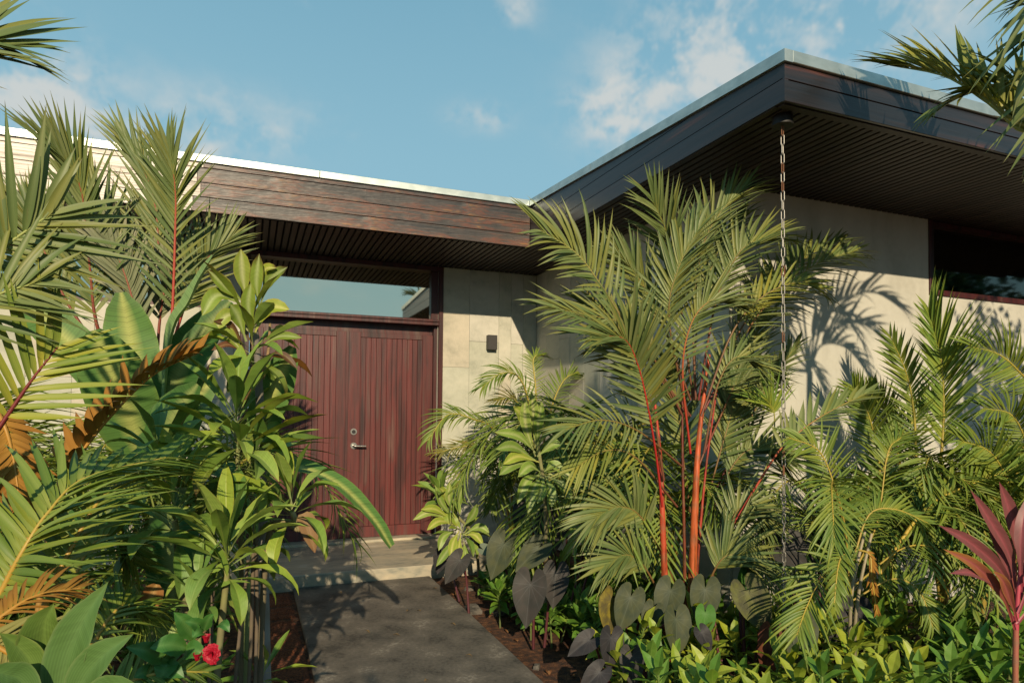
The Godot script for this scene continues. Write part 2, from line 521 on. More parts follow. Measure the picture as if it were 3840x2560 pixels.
	for j in 4:
		# boards run level; the falling roof line cuts their top
		var lo: float = joints[j] + 0.003
		var hi: float = joints[j + 1] - 0.002
		var prof := []
		var top0 := 3.757
		var top1 := 3.536
		var zcut := func(y: float) -> float: return lerpf(-6.246, -2.723, (top0 - y) / (top0 - top1))
		if hi <= top1:
			prof = [Vector3(2.695, lo, -6.245), Vector3(2.695, lo, -2.7235), Vector3(2.695, hi, -2.7235), Vector3(2.695, hi, -6.245)]
		elif lo < top1:
			prof = [Vector3(2.695, lo, -6.245), Vector3(2.695, lo, -2.7235), Vector3(2.695, top1, -2.7235), Vector3(2.695, hi, zcut.call(hi)), Vector3(2.695, hi, -6.245)]
		else:
			prof = [Vector3(2.695, lo, -6.245), Vector3(2.695, lo, zcut.call(lo)), Vector3(2.695, hi, zcut.call(hi)), Vector3(2.695, hi, -6.245)]
		put("board", prism(prof, Vector3.RIGHT, 0.026), M.dark[j % 3], f2)
	var f3 := put("fascia", box(2.722, 8.7, 3.32, 3.52, -2.751, -2.742), M.void, house)
	put("board", box(2.6955, 8.7, 3.317, 3.436, -2.742, -2.723, 0.002), M.dark[1], f3)
	put("board", box(2.6955, 8.7, 3.441, 3.536, -2.742, -2.722, 0.002), M.dark[0], f3)
	# --- zinc coping
	var cp := put("coping", box(-6.2, -1.545, 3.752, 3.818, -6.3, -6.226, 0.003), M.zinc, house)
	put("coping_section", box(-1.541, 0.555, 3.752, 3.818, -6.3, -6.2265, 0.003), M.zinc, cp)
	put("coping_section", box(0.559, 2.676, 3.752, 3.818, -6.3, -6.226, 0.003), M.zinc, cp)
	for seg in [[-6.226, -4.898], [-4.894, -2.704]]:
		var yb := func(z: float) -> float: return lerpf(3.752, 3.531, (z + 6.246) / 3.523)
		var prof := [Vector3(2.676, yb.call(seg[0]), seg[0]), Vector3(2.676, yb.call(seg[1]), seg[1]), Vector3(2.676, yb.call(seg[1]) + 0.067, seg[1]), Vector3(2.676, yb.call(seg[0]) + 0.067, seg[0])]
		put("coping_section", prism(prof, Vector3.RIGHT, 0.06), M.zinc, cp)
	put("coping_section", box(2.737, 5.3, 3.531, 3.599, -2.77, -2.7035, 0.003), M.zinc, cp)
	put("coping_section", box(5.304, 8.7, 3.531, 3.599, -2.77, -2.7035, 0.003), M.zinc, cp)

func build_setting() -> void:
	var g := PlaneMesh.new()
	g.size = Vector2(500, 500)
	g.subdivide_width = 4
	g.subdivide_depth = 4
	structure("ground", g, M.soil, Transform3D(Basis.IDENTITY, Vector3(0, -0.03, -20)))
	structure("garden_path", box(0.383, 1.64, -0.12, 0.0, -6.19, 6.0, 0.006), M.path)
	structure("entrance_step", box(-0.4, 2.3, -0.1, 0.1055, -7.5, -6.19, 0.008), M.cement)
	# low laterite blocks along the path
	var edge := thing("laterite_edging", "rough red-brown laterite block edging beside the grey path", "edging", Vector3.ZERO)
	var z := -6.15
	while z < -1.0:
		var l := rng.randf_range(0.32, 0.46)
		put("block", rough_block(0.06 + rng.randf_range(-0.03, 0.03), 0.362, -0.1, -0.008 + rng.randf_range(-0.015, 0.008), z, z + l - 0.012), M.laterite, edge)
		z += l

func rough_block(x0: float, x1: float, y0: float, y1: float, z0: float, z1: float) -> ArrayMesh:
	# a hewn block: the top is a grid with pits
	var st := SurfaceTool.new()
	st.begin(Mesh.PRIMITIVE_TRIANGLES)
	var n := 9
	var f := FastNoiseLite.new()
	f.seed = int(absf(z0) * 1000.0)
	f.frequency = 9.0
	var p := func(i: int, j: int) -> Vector3:
		var e: float = 0.0 if (i > 0 and i < n and j > 0 and j < n) else -0.014
		var v := Vector3(lerpf(x0, x1, float(i) / n), y1 + e, lerpf(z0, z1, float(j) / n))
		v.y += 0.016 * f.get_noise_2d(v.x, v.z)
		v.x += 0.008 * f.get_noise_2d(v.x + 9, v.z)
		return v
	for i in n:
		for j in n:
			add_quad(st, p.call(i, j), p.call(i + 1, j), p.call(i + 1, j + 1), p.call(i, j + 1), Vector3.UP)
	for i in n:
		for s in [[i, 0, i + 1, 0, Vector3(0, 0, -1)], [i, n, i + 1, n, Vector3(0, 0, 1)], [0, i, 0, i + 1, Vector3(-1, 0, 0)], [n, i, n, i + 1, Vector3(1, 0, 0)]]:
			var a: Vector3 = p.call(s[0], s[1])
			var b: Vector3 = p.call(s[2], s[3])
			add_quad(st, a, b, Vector3(b.x, y0, b.z), Vector3(a.x, y0, a.z), s[4])
	return st.commit()

func build_chain() -> void:
	var c := thing("rain_chain", "rusty grey rain chain hanging from the soffit at the roof corner", "chain", Vector3(2.832, 0, -2.88))
	var cup := CylinderMesh.new()
	cup.top_radius = 0.056
	cup.bottom_radius = 0.06
	cup.height = 0.05
	put("outlet", cup, M.gutter, c, Transform3D(Basis.IDENTITY, Vector3(0, 3.288, 0)))
	var ring := []
	for i in 25:
		var a := TAU * i / 24.0
		ring.append(Vector3(sin(a) * 0.0092, cos(a) * 0.0092 + (0.0205 if cos(a) > 0 else -0.0205), 0))
	var link := tube(ring, 0.0032, 0.0032, 6)
	var y := 3.235
	var i := 0
	while y > 0.0:
		var rusty := rng.randf() < 0.05 or i in [4, 6, 34, 36]
		put("link", link, M.rust if rusty else M.chain, c, Transform3D(Basis(Vector3.UP, 0.35 + (PI / 2 if i % 2 else 0.0) + rng.randf_range(-0.15, 0.15)), Vector3(0.0012 * i * 0.0, y, 0)))
		y -= 0.0545
		i += 1

func build_lamp() -> void:
	var l := thing("wall_light", "small dark grey box light fixed to the stone wall beside the door", "light", Vector3(2.722, 2.436, -7.5))
	put("body", box(-0.06, 0.06, -0.089, 0.089, 0.006, 0.075, 0.003), M.lamp, l)
	put("back_plate", box(-0.05, 0.05, -0.08, 0.08, 0.0, 0.006), M.gutter, l)

# ---------------------------------------------------------------- sky
func sky_image() -> Image:
	var w := 2048
	var h := 1024
	var im := Image.create(w, h, false, Image.FORMAT_RGBF)
	var f := FastNoiseLite.new()
	f.seed = 19
	f.frequency = 1.6
	f.fractal_octaves = 6
	f.fractal_gain = 0.55
	var f2 := FastNoiseLite.new()
	f2.seed = 77
	f2.frequency = 7.0
	f2.fractal_octaves = 6
	f2.fractal_gain = 0.6
	f2.domain_warp_enabled = true
	f2.domain_warp_amplitude = 0.12
	f2.domain_warp_frequency = 5.0
	# banks of thin cloud: direction of the middle, spread, strength
	var banks := []
	for b in [[2900, 170, 0.17, 0.62, 0.6], [2560, 60, 0.08, 0.3, 0.6], [2440, 330, 0.10, 0.5, 0.8], [2250, 430, 0.055, 0.6, 0.8], [2380, 480, 0.04, 0.35, 1.0], [1800, 437, 0.05, 0.5, 0.4], [170, 240, 0.07, 0.55, 0.8], [20, 420, 0.14, 0.7, 0.5], [800, 460, 0.12, 0.42, 0.4], [1930, 25, 0.04, 0.35, 0.8], [3500, 20, 0.12, 0.4, 0.4], [2700, 300, 0.06, 0.25, 0.5], [3600, 500, 0.12, 0.5, 0.4]]:
		var d := (cam_basis * Vector3((b[0] - CENTRE.x) / FOCAL, -(b[1] - CENTRE.y) / FOCAL, -1.0)).normalized()
		banks.append([d, b[2], b[3], b[4]])
	for y in h / 2 + 1:
		var el := (0.5 - (y + 0.5) / h) * PI
		var se := sin(el)
		var ce := cos(el)
		var t := clampf(se, 0, 1)
		# haze low, deeper blue up
		var base := Color(0.38, 0.57, 0.645).lerp(Color(0.275, 0.505, 0.625), smoothstep(0.0, 0.30, t)).lerp(Color(0.13, 0.33, 0.47), smoothstep(0.26, 0.80, t))
		for x in w:
			var az := (x + 0.5) / w * TAU
			# Godot's panorama begins at -z and turns towards +x
			var d := Vector3(sin(az) * ce, se, -cos(az) * ce)
			var k := 0.0
			var far := f.get_noise_3d(d.x * 1.0, d.y * 2.2, d.z * 1.0)
			k = maxf(0.0, far - 0.22) * 0.9
			for b in banks:
				var q: float = d.dot(b[0])
				if q > 0.92:
					var off: Vector3 = d - b[0]
					var rr: float = Vector2(Vector2(off.x, off.z).length(), off.y / b[3]).length() / b[1]
					if rr < 2.0:
						k += b[2] * exp(-rr * rr * 1.6) 
			if k > 0.01:
				var n := f2.get_noise_3d(d.x, d.y * 1.5, d.z) * 0.75 + f.get_noise_3d(d.x * 6 + 3, d.y * 9, d.z * 6) * 0.5
				k = clampf(k * (0.62 + 1.9 * n) + 0.55 * n * minf(1.0, k * 2.0), 0.0, 0.9)
				base = base
			im.set_pixel(x, y, base.lerp(Color(0.62, 0.645, 0.63), k))
	var low := im.get_pixel(0, h / 2)
	for y in range(h / 2 + 1, h):
		for x in w:
			im.set_pixel(x, y, low)
	return im

func build_view() -> void:
	cam_basis = Basis.from_euler(Vector3(0.0278505, -0.3815506, 0.0079612))
	var cam := Camera3D.new()
	cam.name = "camera"
	cam.near = 0.05
	cam.far = 1000.0
	cam.projection = Camera3D.PROJECTION_FRUSTUM
	cam.size = 2.0 * cam.near * 1280.0 / FOCAL
	cam.frustum_offset = Vector2(0, 193.18 / FOCAL * cam.near)
	cam.transform = Transform3D(cam_basis, EYE)
	add_child(cam)
	cam.current = true
	var env := Environment.new()
	env.background_mode = Environment.BG_SKY
	var sky := Sky.new()
	var pm := PanoramaSkyMaterial.new()
	pm.panorama = ImageTexture.create_from_image(sky_image())
	sky.sky_material = pm
	env.sky = sky
	env.tonemap_mode = Environment.TONE_MAPPER_LINEAR
	env.tonemap_exposure = 1.0
	env.sdfgi_enabled = true
	env.ssao_enabled = true
	env.ssil_enabled = true
	var we := WorldEnvironment.new()
	we.name = "environment"
	we.environment = env
	add_child(we)
	var sun := DirectionalLight3D.new()
	sun.name = "sun"
	sun.light_energy = 1.6
	sun.light_color = Color(1.0, 0.915, 0.78)
	sun.light_angular_distance = 0.6
	sun.shadow_enabled = true
	add_child(sun)
	# shadow of the eaves on the door wall gives the sun's direction
	sun.look_at_from_position(Vector3.ZERO, Vector3(0.236, -0.444, -1.0), Vector3.UP)

func _ready() -> void:
	rng.seed = 4211
	build_view()
	make_materials()
	build_setting()
	build_house()
	build_chain()
	build_lamp()
	build_plants()

# ---------------------------------------------------------------- plant shapes
func grid_mesh(P: Array, C: Array, cols: int) -> ArrayMesh:
	# rows of points with colours -> a smooth sheet; u runs along the rows
	var rows := P.size() / cols
	var v := PackedVector3Array(P)
	var cc := PackedColorArray(C)
	var nn := PackedVector3Array()
	nn.resize(P.size())
	var uv := PackedVector2Array()
	var ix := PackedInt32Array()
	for i in rows:
		for j in cols:
			uv.append(Vector2(float(i) / (rows - 1), float(j) / (cols - 1)))
	for i in rows - 1:
		for j in cols - 1:
			var a := i * cols + j
			var b := a + cols
			for q in [[a, b, a + 1], [a + 1, b, b + 1]]:
				var n: Vector3 = (v[q[1]] - v[q[0]]).cross(v[q[2]] - v[q[0]])
				for k in q:
					nn[k] += n
				ix.append_array([q[0], q[2], q[1]])
	for i in nn.size():
		nn[i] = nn[i].normalized() if nn[i].length() > 1e-12 else Vector3.UP
	return arrays(v, nn, cc, uv, ix)

func prof_at(p: Array, t: float) -> float:
	var x := t * (p.size() - 1)
	var k := mini(int(x), p.size() - 2)
	var u := smoothstep(0.0, 1.0, x - k) * 0.5 + (x - k) * 0.5
	return lerpf(p[k], p[k + 1], u)

func blade(n: int, profile: Array, bend: float, fold: float, ratio: float, c: Dictionary, wave := 0.0, twist := 0.0) -> ArrayMesh:
	# leaf of unit length along x and unit width along z, drooping by "bend"; c: base, mid, tip, edge, rib
	var S: Array = [-1.0, 0.0, 1.0] if not c.has("rib") else [-1.0, -0.82, -0.1, 0.0, 0.1, 0.82, 1.0]
	var P := []
	var C := []
	var p := Vector3.ZERO
	for i in n + 1:
		var t := float(i) / n
		var th := -bend * pow(t, 1.4)
		var nrm := Vector3(-sin(th), cos(th), 0)
		var w := prof_at(profile, t) * 0.5
		var col: Color = c.base.lerp(c.mid, smoothstep(0.0, 0.3, t))
		if t > c.get("tip_from", 0.8):
			col = col.lerp(c.tip, smoothstep(c.get("tip_from", 0.8), 1.0, t))
		for s in S:
			var tw: float = twist * t
			var y: float = absf(s) * w * tan(fold) * ratio + wave * ratio * sin(t * 17.0 + s * 2.0) * absf(s) * w
			var z: float = s * w
			P.append(p + nrm * (y + z * sin(tw) * ratio) + Vector3(0, 0, z * cos(tw)))
			var k := col
			if c.has("rib"):
				if absf(s) < 0.05:
					k = c.rib.lerp(col, clampf(t * 1.1, 0, 1) * 0.7)
				elif absf(s) > 0.9:
					k = col.lerp(c.edge, 0.75)
			elif s == 0.0:
				k = col.lerp(c.get("rib0", col), 0.5)
			C.append(k)
		p += Vector3(cos(th), sin(th), 0) / n
	return grid_mesh(P, C, S.size())

func leaf_along(path: Array, width: float, profile: Array, hint: Vector3, fold: float, c: Dictionary, n := 16, wave := 0.0) -> ArrayMesh:
	# one large leaf laid along a curve; hint is the way its face looks
	var S := [-1.0, -0.85, -0.45, -0.06, 0.06, 0.45, 0.85, 1.0]
	var cv := spline(path, n)
	var fr := frames(cv, hint)
	var P := []
	var C := []
	for i in n + 1:
		var t := float(i) / n
		var w := prof_at(profile, t) * width * 0.5
		var col: Color = c.base.lerp(c.mid, smoothstep(0.0, 0.25, t))
		if t > c.get("tip_from", 0.85):
			col = col.lerp(c.tip, smoothstep(c.get("tip_from", 0.85), 1.0, t))
		for s in S:
			var y: float = absf(s) * w * sin(fold) + wave * w * sin(t * 23.0 + s * 1.5) * s * s
			P.append(cv[i] + fr[i][1] * s * w * cos(fold) + fr[i][2] * y)
			var k := col
			if absf(s) < 0.1:
				k = c.rib
			elif absf(s) > 0.9:
				k = col.lerp(c.edge, 0.7)
			C.append(k)
	return grid_mesh(P, C, S.size())

func L3(r: float, g: float, b: float) -> Color:
	return Color(r, g, b)

const NARROW := [0.35, 0.85, 1.0, 0.98, 0.9, 0.75, 0.5, 0.22, 0.0]
const STRAP := [0.14, 0.10, 0.22, 0.62, 0.94, 1.0, 0.88, 0.5, 0.0]
const LANCE := [0.3, 0.45, 0.75, 0.97, 1.0, 0.88, 0.62, 0.32, 0.0]
const PADDLE := [0.03, 0.03, 0.5, 0.86, 0.98, 1.0, 0.97, 0.88, 0.66, 0.2]

func make_leaf_meshes() -> void:
	var kinds := {
		"wax": {"base": L3(0.26, 0.30, 0.10), "mid": L3(0.19, 0.235, 0.085), "tip": L3(0.21, 0.21, 0.08), "rib0": L3(0.32, 0.35, 0.14), "tip_from": 0.8},
		"wax_old": {"base": L3(0.26, 0.24, 0.07), "mid": L3(0.22, 0.215, 0.06), "tip": L3(0.12, 0.05, 0.02), "rib0": L3(0.30, 0.27, 0.09), "tip_from": 0.7},
		"areca": {"base": L3(0.30, 0.33, 0.06), "mid": L3(0.20, 0.28, 0.05), "tip": L3(0.20, 0.22, 0.05), "rib0": L3(0.26, 0.32, 0.08)},
		"lime": {"base": L3(0.42, 0.42, 0.07), "mid": L3(0.30, 0.37, 0.06), "tip": L3(0.30, 0.33, 0.06), "rib0": L3(0.4, 0.42, 0.1)},
		"fresh": {"base": L3(0.34, 0.38, 0.06), "mid": L3(0.24, 0.35, 0.065), "tip": L3(0.28, 0.33, 0.07), "rib0": L3(0.34, 0.42, 0.11)},
		"olive": {"base": L3(0.34, 0.33, 0.07), "mid": L3(0.27, 0.29, 0.07), "tip": L3(0.33, 0.25, 0.09), "rib0": L3(0.38, 0.37, 0.1), "tip_from": 0.75},
		"rust": {"base": L3(0.40, 0.21, 0.035), "mid": L3(0.31, 0.145, 0.025), "tip": L3(0.20, 0.09, 0.03), "rib0": L3(0.4, 0.2, 0.04), "tip_from": 0.6},
		"gray": {"base": L3(0.16, 0.19, 0.09), "mid": L3(0.19, 0.21, 0.11), "tip": L3(0.42, 0.37, 0.26), "rib0": L3(0.3, 0.3, 0.18), "tip_from": 0.45},
	}
	for k in kinds:
		G[k] = []
		for b in [0.08, 0.35, 0.75, 1.25]:
			var kc: Dictionary = kinds[k].duplicate()
			if b > 0.3 and b < 0.4:
				kc.tip = L3(0.20, 0.13, 0.06)
				kc.tip_from = 0.86
			G[k].append(blade(8, NARROW, b, 0.42, 0.09, kc, 0.0, 0.45 if b > 0.5 else 0.2))
	var straps := {
		"ti": {"base": L3(0.44, 0.47, 0.24), "mid": L3(0.29, 0.40, 0.08), "tip": L3(0.37, 0.40, 0.085), "edge": L3(0.36, 0.38, 0.08), "rib": L3(0.48, 0.54, 0.22), "tip_from": 0.85},
		"ti_deep": {"base": L3(0.30, 0.36, 0.15), "mid": L3(0.20, 0.33, 0.08), "tip": L3(0.25, 0.33, 0.08), "edge": L3(0.22, 0.29, 0.07), "rib": L3(0.34, 0.42, 0.15)},
		"ti_scorched": {"base": L3(0.5, 0.5, 0.25), "mid": L3(0.26, 0.31, 0.045), "tip": L3(0.10, 0.04, 0.015), "edge": L3(0.30, 0.19, 0.04), "rib": L3(0.5, 0.5, 0.2), "tip_from": 0.7},
		"ti_dead": {"base": L3(0.3, 0.22, 0.1), "mid": L3(0.17, 0.075, 0.03), "tip": L3(0.07, 0.03, 0.02), "edge": L3(0.1, 0.045, 0.02), "rib": L3(0.3, 0.2, 0.09)},
		"cream": {"base": L3(0.48, 0.5, 0.24), "mid": L3(0.24, 0.35, 0.07), "tip": L3(0.36, 0.38, 0.1), "edge": L3(0.46, 0.46, 0.18), "rib": L3(0.5, 0.52, 0.22)},
		"low": {"base": L3(0.2, 0.3, 0.06), "mid": L3(0.15, 0.29, 0.045), "tip": L3(0.19, 0.30, 0.05), "edge": L3(0.22, 0.32, 0.07), "rib": L3(0.26, 0.38, 0.08)},
		"low_lime": {"base": L3(0.32, 0.38, 0.06), "mid": L3(0.33, 0.40, 0.05), "tip": L3(0.37, 0.39, 0.06), "edge": L3(0.40, 0.42, 0.07), "rib": L3(0.36, 0.4, 0.07)},
	}
	for k in straps:
		G[k] = []
		var low: bool = k.begins_with("low")
		for b in ([0.25, 0.8, 1.4, 2.1] if low else [0.4, 1.1, 1.8, 2.5]):
			G[k].append(blade(9, LANCE if low else STRAP, b, 0.4, 0.24, straps[k], 0.12, 0.15))

func pick(a: Array) -> Variant:
	return a[rng.randi() % a.size()]

func frond(parent: Node, path: Array, kind: String, o := {}) -> MeshInstance3D:
	# a feather leaf: the midrib is the part, each leaflet a sub-part
	var n: int = o.get("n", 26)
	var len_: float = o.get("len", 0.4)
	var wid: float = o.get("wid", 0.028)
	var a0: float = o.get("a0", 1.05)
	var a1: float = o.get("a1", 0.4)
	var lift: float = o.get("lift", 0.35)
	var t0: float = o.get("t0", 0.22)
	var droop: float = o.get("droop", 0.4)
	var side: Array = o.get("side", [1.0, 1.0])
	var hint: Vector3 = o.get("up", Vector3.UP)
	var stem: Color = o.get("stem", L3(0.25, 0.27, 0.06))
	var stem_end: Color = o.get("stem_end", L3(0.28, 0.32, 0.08))
	var mats: Array = o.get("mats", M.leaflet)
	var m := 18
	var c := spline(path, m)
	var length := 0.0
	for i in m:
		length += c[i].distance_to(c[i + 1])
	var fr := frames(c, hint)
	var r0: float = o.get("r", 0.008 + 0.004 * length)
	var f := put("frond", tube(c, r0, 0.0022, 5, stem, stem_end), M.stem, parent)
	var roll: float = o.get("roll", 0.0)
	var lib: Array = G[kind]
	for i in n:
		var t := t0 + (1.0 - t0) * (float(i) + 0.5) / n
		var x := t * m
		var k := mini(int(x), m - 1)
		var u := x - k
		var pos: Vector3 = c[k].lerp(c[k + 1], u)
		var tg: Vector3 = fr[k][0].lerp(fr[k + 1][0], u).normalized()
		var nr: Vector3 = fr[k][2].lerp(fr[k + 1][2], u).normalized()
		if roll != 0.0:
			nr = nr.rotated(tg, roll)
		var sd := tg.cross(nr).normalized()
		var tt := (t - t0) / (1.0 - t0)
		var ln := len_ * pow(sin(PI * (0.16 + 0.70 * tt)), 0.6)
		var ang := lerpf(a0, a1, pow(tt, 1.3))
		for s in 2:
			if side[s] <= 0.0 or rng.randf() < o.get("gap", 0.03):
				continue
			var sg := 1.0 if s else -1.0
			var lf := lift + rng.randf_range(-0.22, 0.22)
			var an := ang + rng.randf_range(-0.13, 0.13)
			var d := (tg * cos(an) + (sd * sg * cos(lf) + nr * sin(lf)) * sin(an)).normalized()
			d = (d + Vector3(0, -1, 0) * o.get("sag", 0.06)).normalized()
			var up := (nr + Vector3.UP * 0.4 - sd * sg * 0.3)
			up = (up - d * up.dot(d)).normalized()
			var bi := clampi(int(droop * 3.0 + rng.randf_range(-0.9, 1.3) + tt * 0.4), 0, 3)
			var ll: float = ln * side[s] * rng.randf_range(0.78, 1.1) * (0.6 if rng.randf() < 0.05 else 1.0)
			var bs := Basis(d * ll, up * ll, d.cross(up) * wid * rng.randf_range(0.85, 1.12))
			put("leaflet", lib[bi], pick(mats), f, Transform3D(bs, pos))
	return f

func rosette(parent: Node, at_: Vector3, axis: Vector3, kinds: Array, n: int, len_: float, wid: float, o := {}) -> void:
	# leaves in a spiral round a stem end: young ones upright, old ones hanging
	var ax := axis.normalized()
	var s := ax.cross(Vector3(0.2, 0.1, 1)).normalized()
	var q := s.cross(ax)
	var lo: float = o.get("lo", 0.2)
	var hi: float = o.get("hi", 1.7)
	var depth: float = o.get("depth", len_ * 0.6)
	var mats: Array = o.get("mats", M.strap)
	for i in n:
		var a := (i + 0.5) / n
		var ph: float = 2.39996 * i + rng.randf_range(-0.25, 0.25) + o.get("phase", 0.0)
		var out := s * cos(ph) + q * sin(ph)
		var pol := lerpf(lo, hi, pow(a, 0.85)) + rng.randf_range(-0.12, 0.12)
		var d := (ax * cos(pol) + out * sin(pol)).normalized()
		var up := (Vector3.UP * 0.7 + ax * 0.6 - out * 0.2)
		up = (up - d * up.dot(d)).normalized()
		if up.length() < 0.1:
			up = q
		var b := clampi(int(lerpf(0.2, o.get("bend", 2.6), a) + rng.randf_range(-0.5, 0.7)), 0, 3)
		var ll := len_ * lerpf(0.72, 1.0, sin(PI * clampf(a + 0.15, 0, 1))) * rng.randf_range(0.88, 1.08)
		var ww := wid * rng.randf_range(0.85, 1.1)
		var tone := rng.randf_range(-0.35, 0.35)
		var bs := Basis(d * ll, up * ll, d.cross(up) * ww).rotated(d, tone) if o.get("turn", true) else Basis(d * ll, up * ll, d.cross(up) * ww)
		var kd: String = kinds[mini(int(a * kinds.size()), kinds.size() - 1)] if o.get("by_age", false) else pick(kinds)
		put("leaf", G[kd][b], pick(mats), parent, Transform3D(bs, at_ - ax * depth * a))

func trunk(parent: Node, path: Array, r0: float, r1: float, c0: Color, c1: Color, called := "stem", ringed := false, n := 20) -> MeshInstance3D:
	return put(called, tube(spline(path, n), r0, r1, 9, c0, c1, [1.0, 1.0, 1.07] if ringed else []), M.bark if M.has("bark") else M.stem, parent)

# ---------------------------------------------------------------- taro
func taro_blade() -> ArrayMesh:
	# heart-shaped blade hanging from the point where the stalk joins; tip along +x, face +y
	var v := PackedVector3Array()
	var nn := PackedVector3Array()
	var cc := PackedColorArray()
	var uv := PackedVector2Array()
	var ix := PackedInt32Array()
	var outline := [[1.0, 0.0], [0.86, 0.10], [0.66, 0.235], [0.42, 0.345], [0.18, 0.40], [-0.04, 0.395], [-0.22, 0.35], [-0.34, 0.26], [-0.38, 0.17], [-0.34, 0.09], [-0.2, 0.035], [-0.06, 0.012]]
	var ring := []
	for p in outline:
		ring.append(Vector2(p[0], p[1]))
	for i in range(outline.size() - 1, 0, -1):
		ring.append(Vector2(outline[i][0], -outline[i][1]))
	var lev := [0.0, 0.45, 0.8, 1.0]
	for l in lev:
		for p in ring:
			var q: Vector2 = p * l
			var y: float = 0.30 * absf(q.y) * (1.0 - 0.5 * absf(q.y)) - 0.16 * q.x * absf(q.x) + 0.02 * sin(q.x * 14.0) * l
			v.append(Vector3(q.x, y, q.y))
			nn.append(Vector3.ZERO)
			cc.append(Color.WHITE)
			uv.append(Vector2((q.x + 0.4) / 1.42, q.y / 0.84 + 0.5))
	var n := ring.size()
	for l in lev.size() - 1:
		for i in n:
			var a := l * n + i
			var b := l * n + (i + 1) % n
			for t in [[a, b, a + n], [b, b + n, a + n]]:
				var f := (v[t[1]] - v[t[0]]).cross(v[t[2]] - v[t[0]])
				var order := [t[0], t[2], t[1]]
				if f.y < 0:
					f = -f
					order = t
				for k in t:
					nn[k] += f
				ix.append_array(order)
	for i in nn.size():
		nn[i] = nn[i].normalized() if nn[i].length() > 1e-9 else Vector3.UP
	for i in n:
		nn[i] = Vector3.UP
	return arrays(v, nn, cc, uv, ix)

func taro_texture(body: Color, vein: Color, patch: Color) -> ImageTexture:
	var s := 128
	var im := Image.create(s, s, false, Image.FORMAT_RGB8)
	var f := FastNoiseLite.new()
	f.seed = 5
	f.frequency = 0.03
	for y in s:
		for x in s:
			var p := Vector2(x / float(s) * 1.42 - 0.4, (y / float(s) - 0.5) * 0.84)
			var k := 0.0
			k = maxf(k, 1.0 - absf(p.y) / 0.012 if p.x > 0 else 0.0)
			for a in [0.5, 0.95, 1.5, 2.25]:
				for sg in [-1, 1]:
					var d := Vector2(cos(a), sin(a) * sg)
					var along := p.dot(d)
					if along > 0:
						k = maxf(k, 1.0 - absf(p.cross(d)) / (0.010 * (1.2 - along)))
			var n := clampf(0.5 + f.get_noise_2d(x, y) * 1.2, 0, 1)
			var c := body.lerp(patch, n * 0.8)
			im.set_pixel(x, y, c.lerp(vein, clampf(k, 0, 1) * 0.7))
	return ImageTexture.create_from_image(im)

func taro(parent: Node, foot: Vector3, px: float, py: float, z: float, size: float, ang: float, mat: Material, tilt := 0.5, stalk := L3(0.10, 0.025, 0.03)) -> void:
	# ang: way the tip points as seen from the path, degrees, 0 right, 90 down
	var p := at(px, py, z)
	var a := deg_to_rad(ang)
	var right := cam_basis.x
	var d := (right * cos(a) + Vector3.DOWN * sin(a) + cam_basis.z * 0.25).normalized()
	var face := (cam_basis.z * (1.0 - tilt) + Vector3.UP * tilt + Vector3(rng.randf_range(-0.2, 0.2), 0, 0))
	face = (face - d * face.dot(d)).normalized()
	put("leaf", G.taro, mat, parent, Transform3D(Basis(d * size, face * size, d.cross(face) * size), p))
	var q := p - face * 0.012
	put("stalk", tube(spline([foot, foot.lerp(q, 0.5) + Vector3(0, 0.22 * p.distance_to(foot), 0) - face * 0.05, q], 9), 0.011, 0.005, 6, stalk * 0.8, stalk), M.stem, parent)

# ---------------------------------------------------------------- planting
func fr(parent: Node, kind: String, a: Array, o := {}) -> void:
	# "face": the leaf turns its face to the light of the open path, raised by that much
	var p := pts(a)
	if o.has("face"):
		var m: Vector3 = p[p.size() / 2]
		var v := Vector3(-m.x, 0, -m.z).normalized()
		o = mix(o, {"up": v + Vector3.UP * o.face + Vector3(rng.randf_range(-0.25, 0.25), 0, rng.randf_range(-0.2, 0.2))})
	frond(parent, p, kind, o)

func clump(parent: Node, base: Vector3, n: int, h: float, kind: String, az0: float, az1: float, o := {}) -> void:
	# arching fronds out of one foot; az in degrees, 0 = towards +x, 90 = towards the viewer
	for i in n:
		var az := deg_to_rad(lerpf(az0, az1, (i + rng.randf_range(0.1, 0.9)) / n))
		var out := Vector3(cos(az), 0, sin(az))
		var l := h * rng.randf_range(0.75, 1.1)
		var arch := rng.randf_range(0.25, 0.8)
		var p := []
		for q in [[0.0, 0.0], [0.08, 0.42], [0.22, 0.75], [0.45, 0.95 - 0.1 * arch], [0.72, 0.98 - 0.35 * arch], [0.92, 0.92 - 0.7 * arch]]:
			var v: Vector3 = base + out * l * q[0] * lerpf(0.5, 1.0, arch) + Vector3(0, l * q[1], 0)
			if base.z > -3.92 and base.x > 3.2:
				v.z = maxf(v.z, -3.86)
			p.append(v)
		var oo := {"n": 32, "len": 0.34 * h, "wid": 0.0165, "droop": 0.6, "lift": 0.3, "t0": 0.3, "a0": 1.1, "a1": 0.45, "up": Vector3(0, 1, 0.15), "stem": L3(0.30, 0.22, 0.04), "stem_end": L3(0.3, 0.27, 0.05)}
		oo.merge(o, true)
		frond(parent, p, kind, oo)
	for i in 3:
		var b := base + Vector3(rng.randf_range(-0.06, 0.06), 0, rng.randf_range(-0.06, 0.06))
		put("cane", tube([Vector3(b.x, 0, b.z), Vector3(base.x, maxf(base.y, 0.05) + 0.25 * h, base.z)], 0.014, 0.01, 7, L3(0.16, 0.17, 0.05), L3(0.28, 0.24, 0.05)), M.stem, parent)

const RED := Color(0.42, 0.025, 0.022)
const RED_DARK := Color(0.16, 0.018, 0.016)
const GOLD := Color(0.33, 0.235, 0.045)

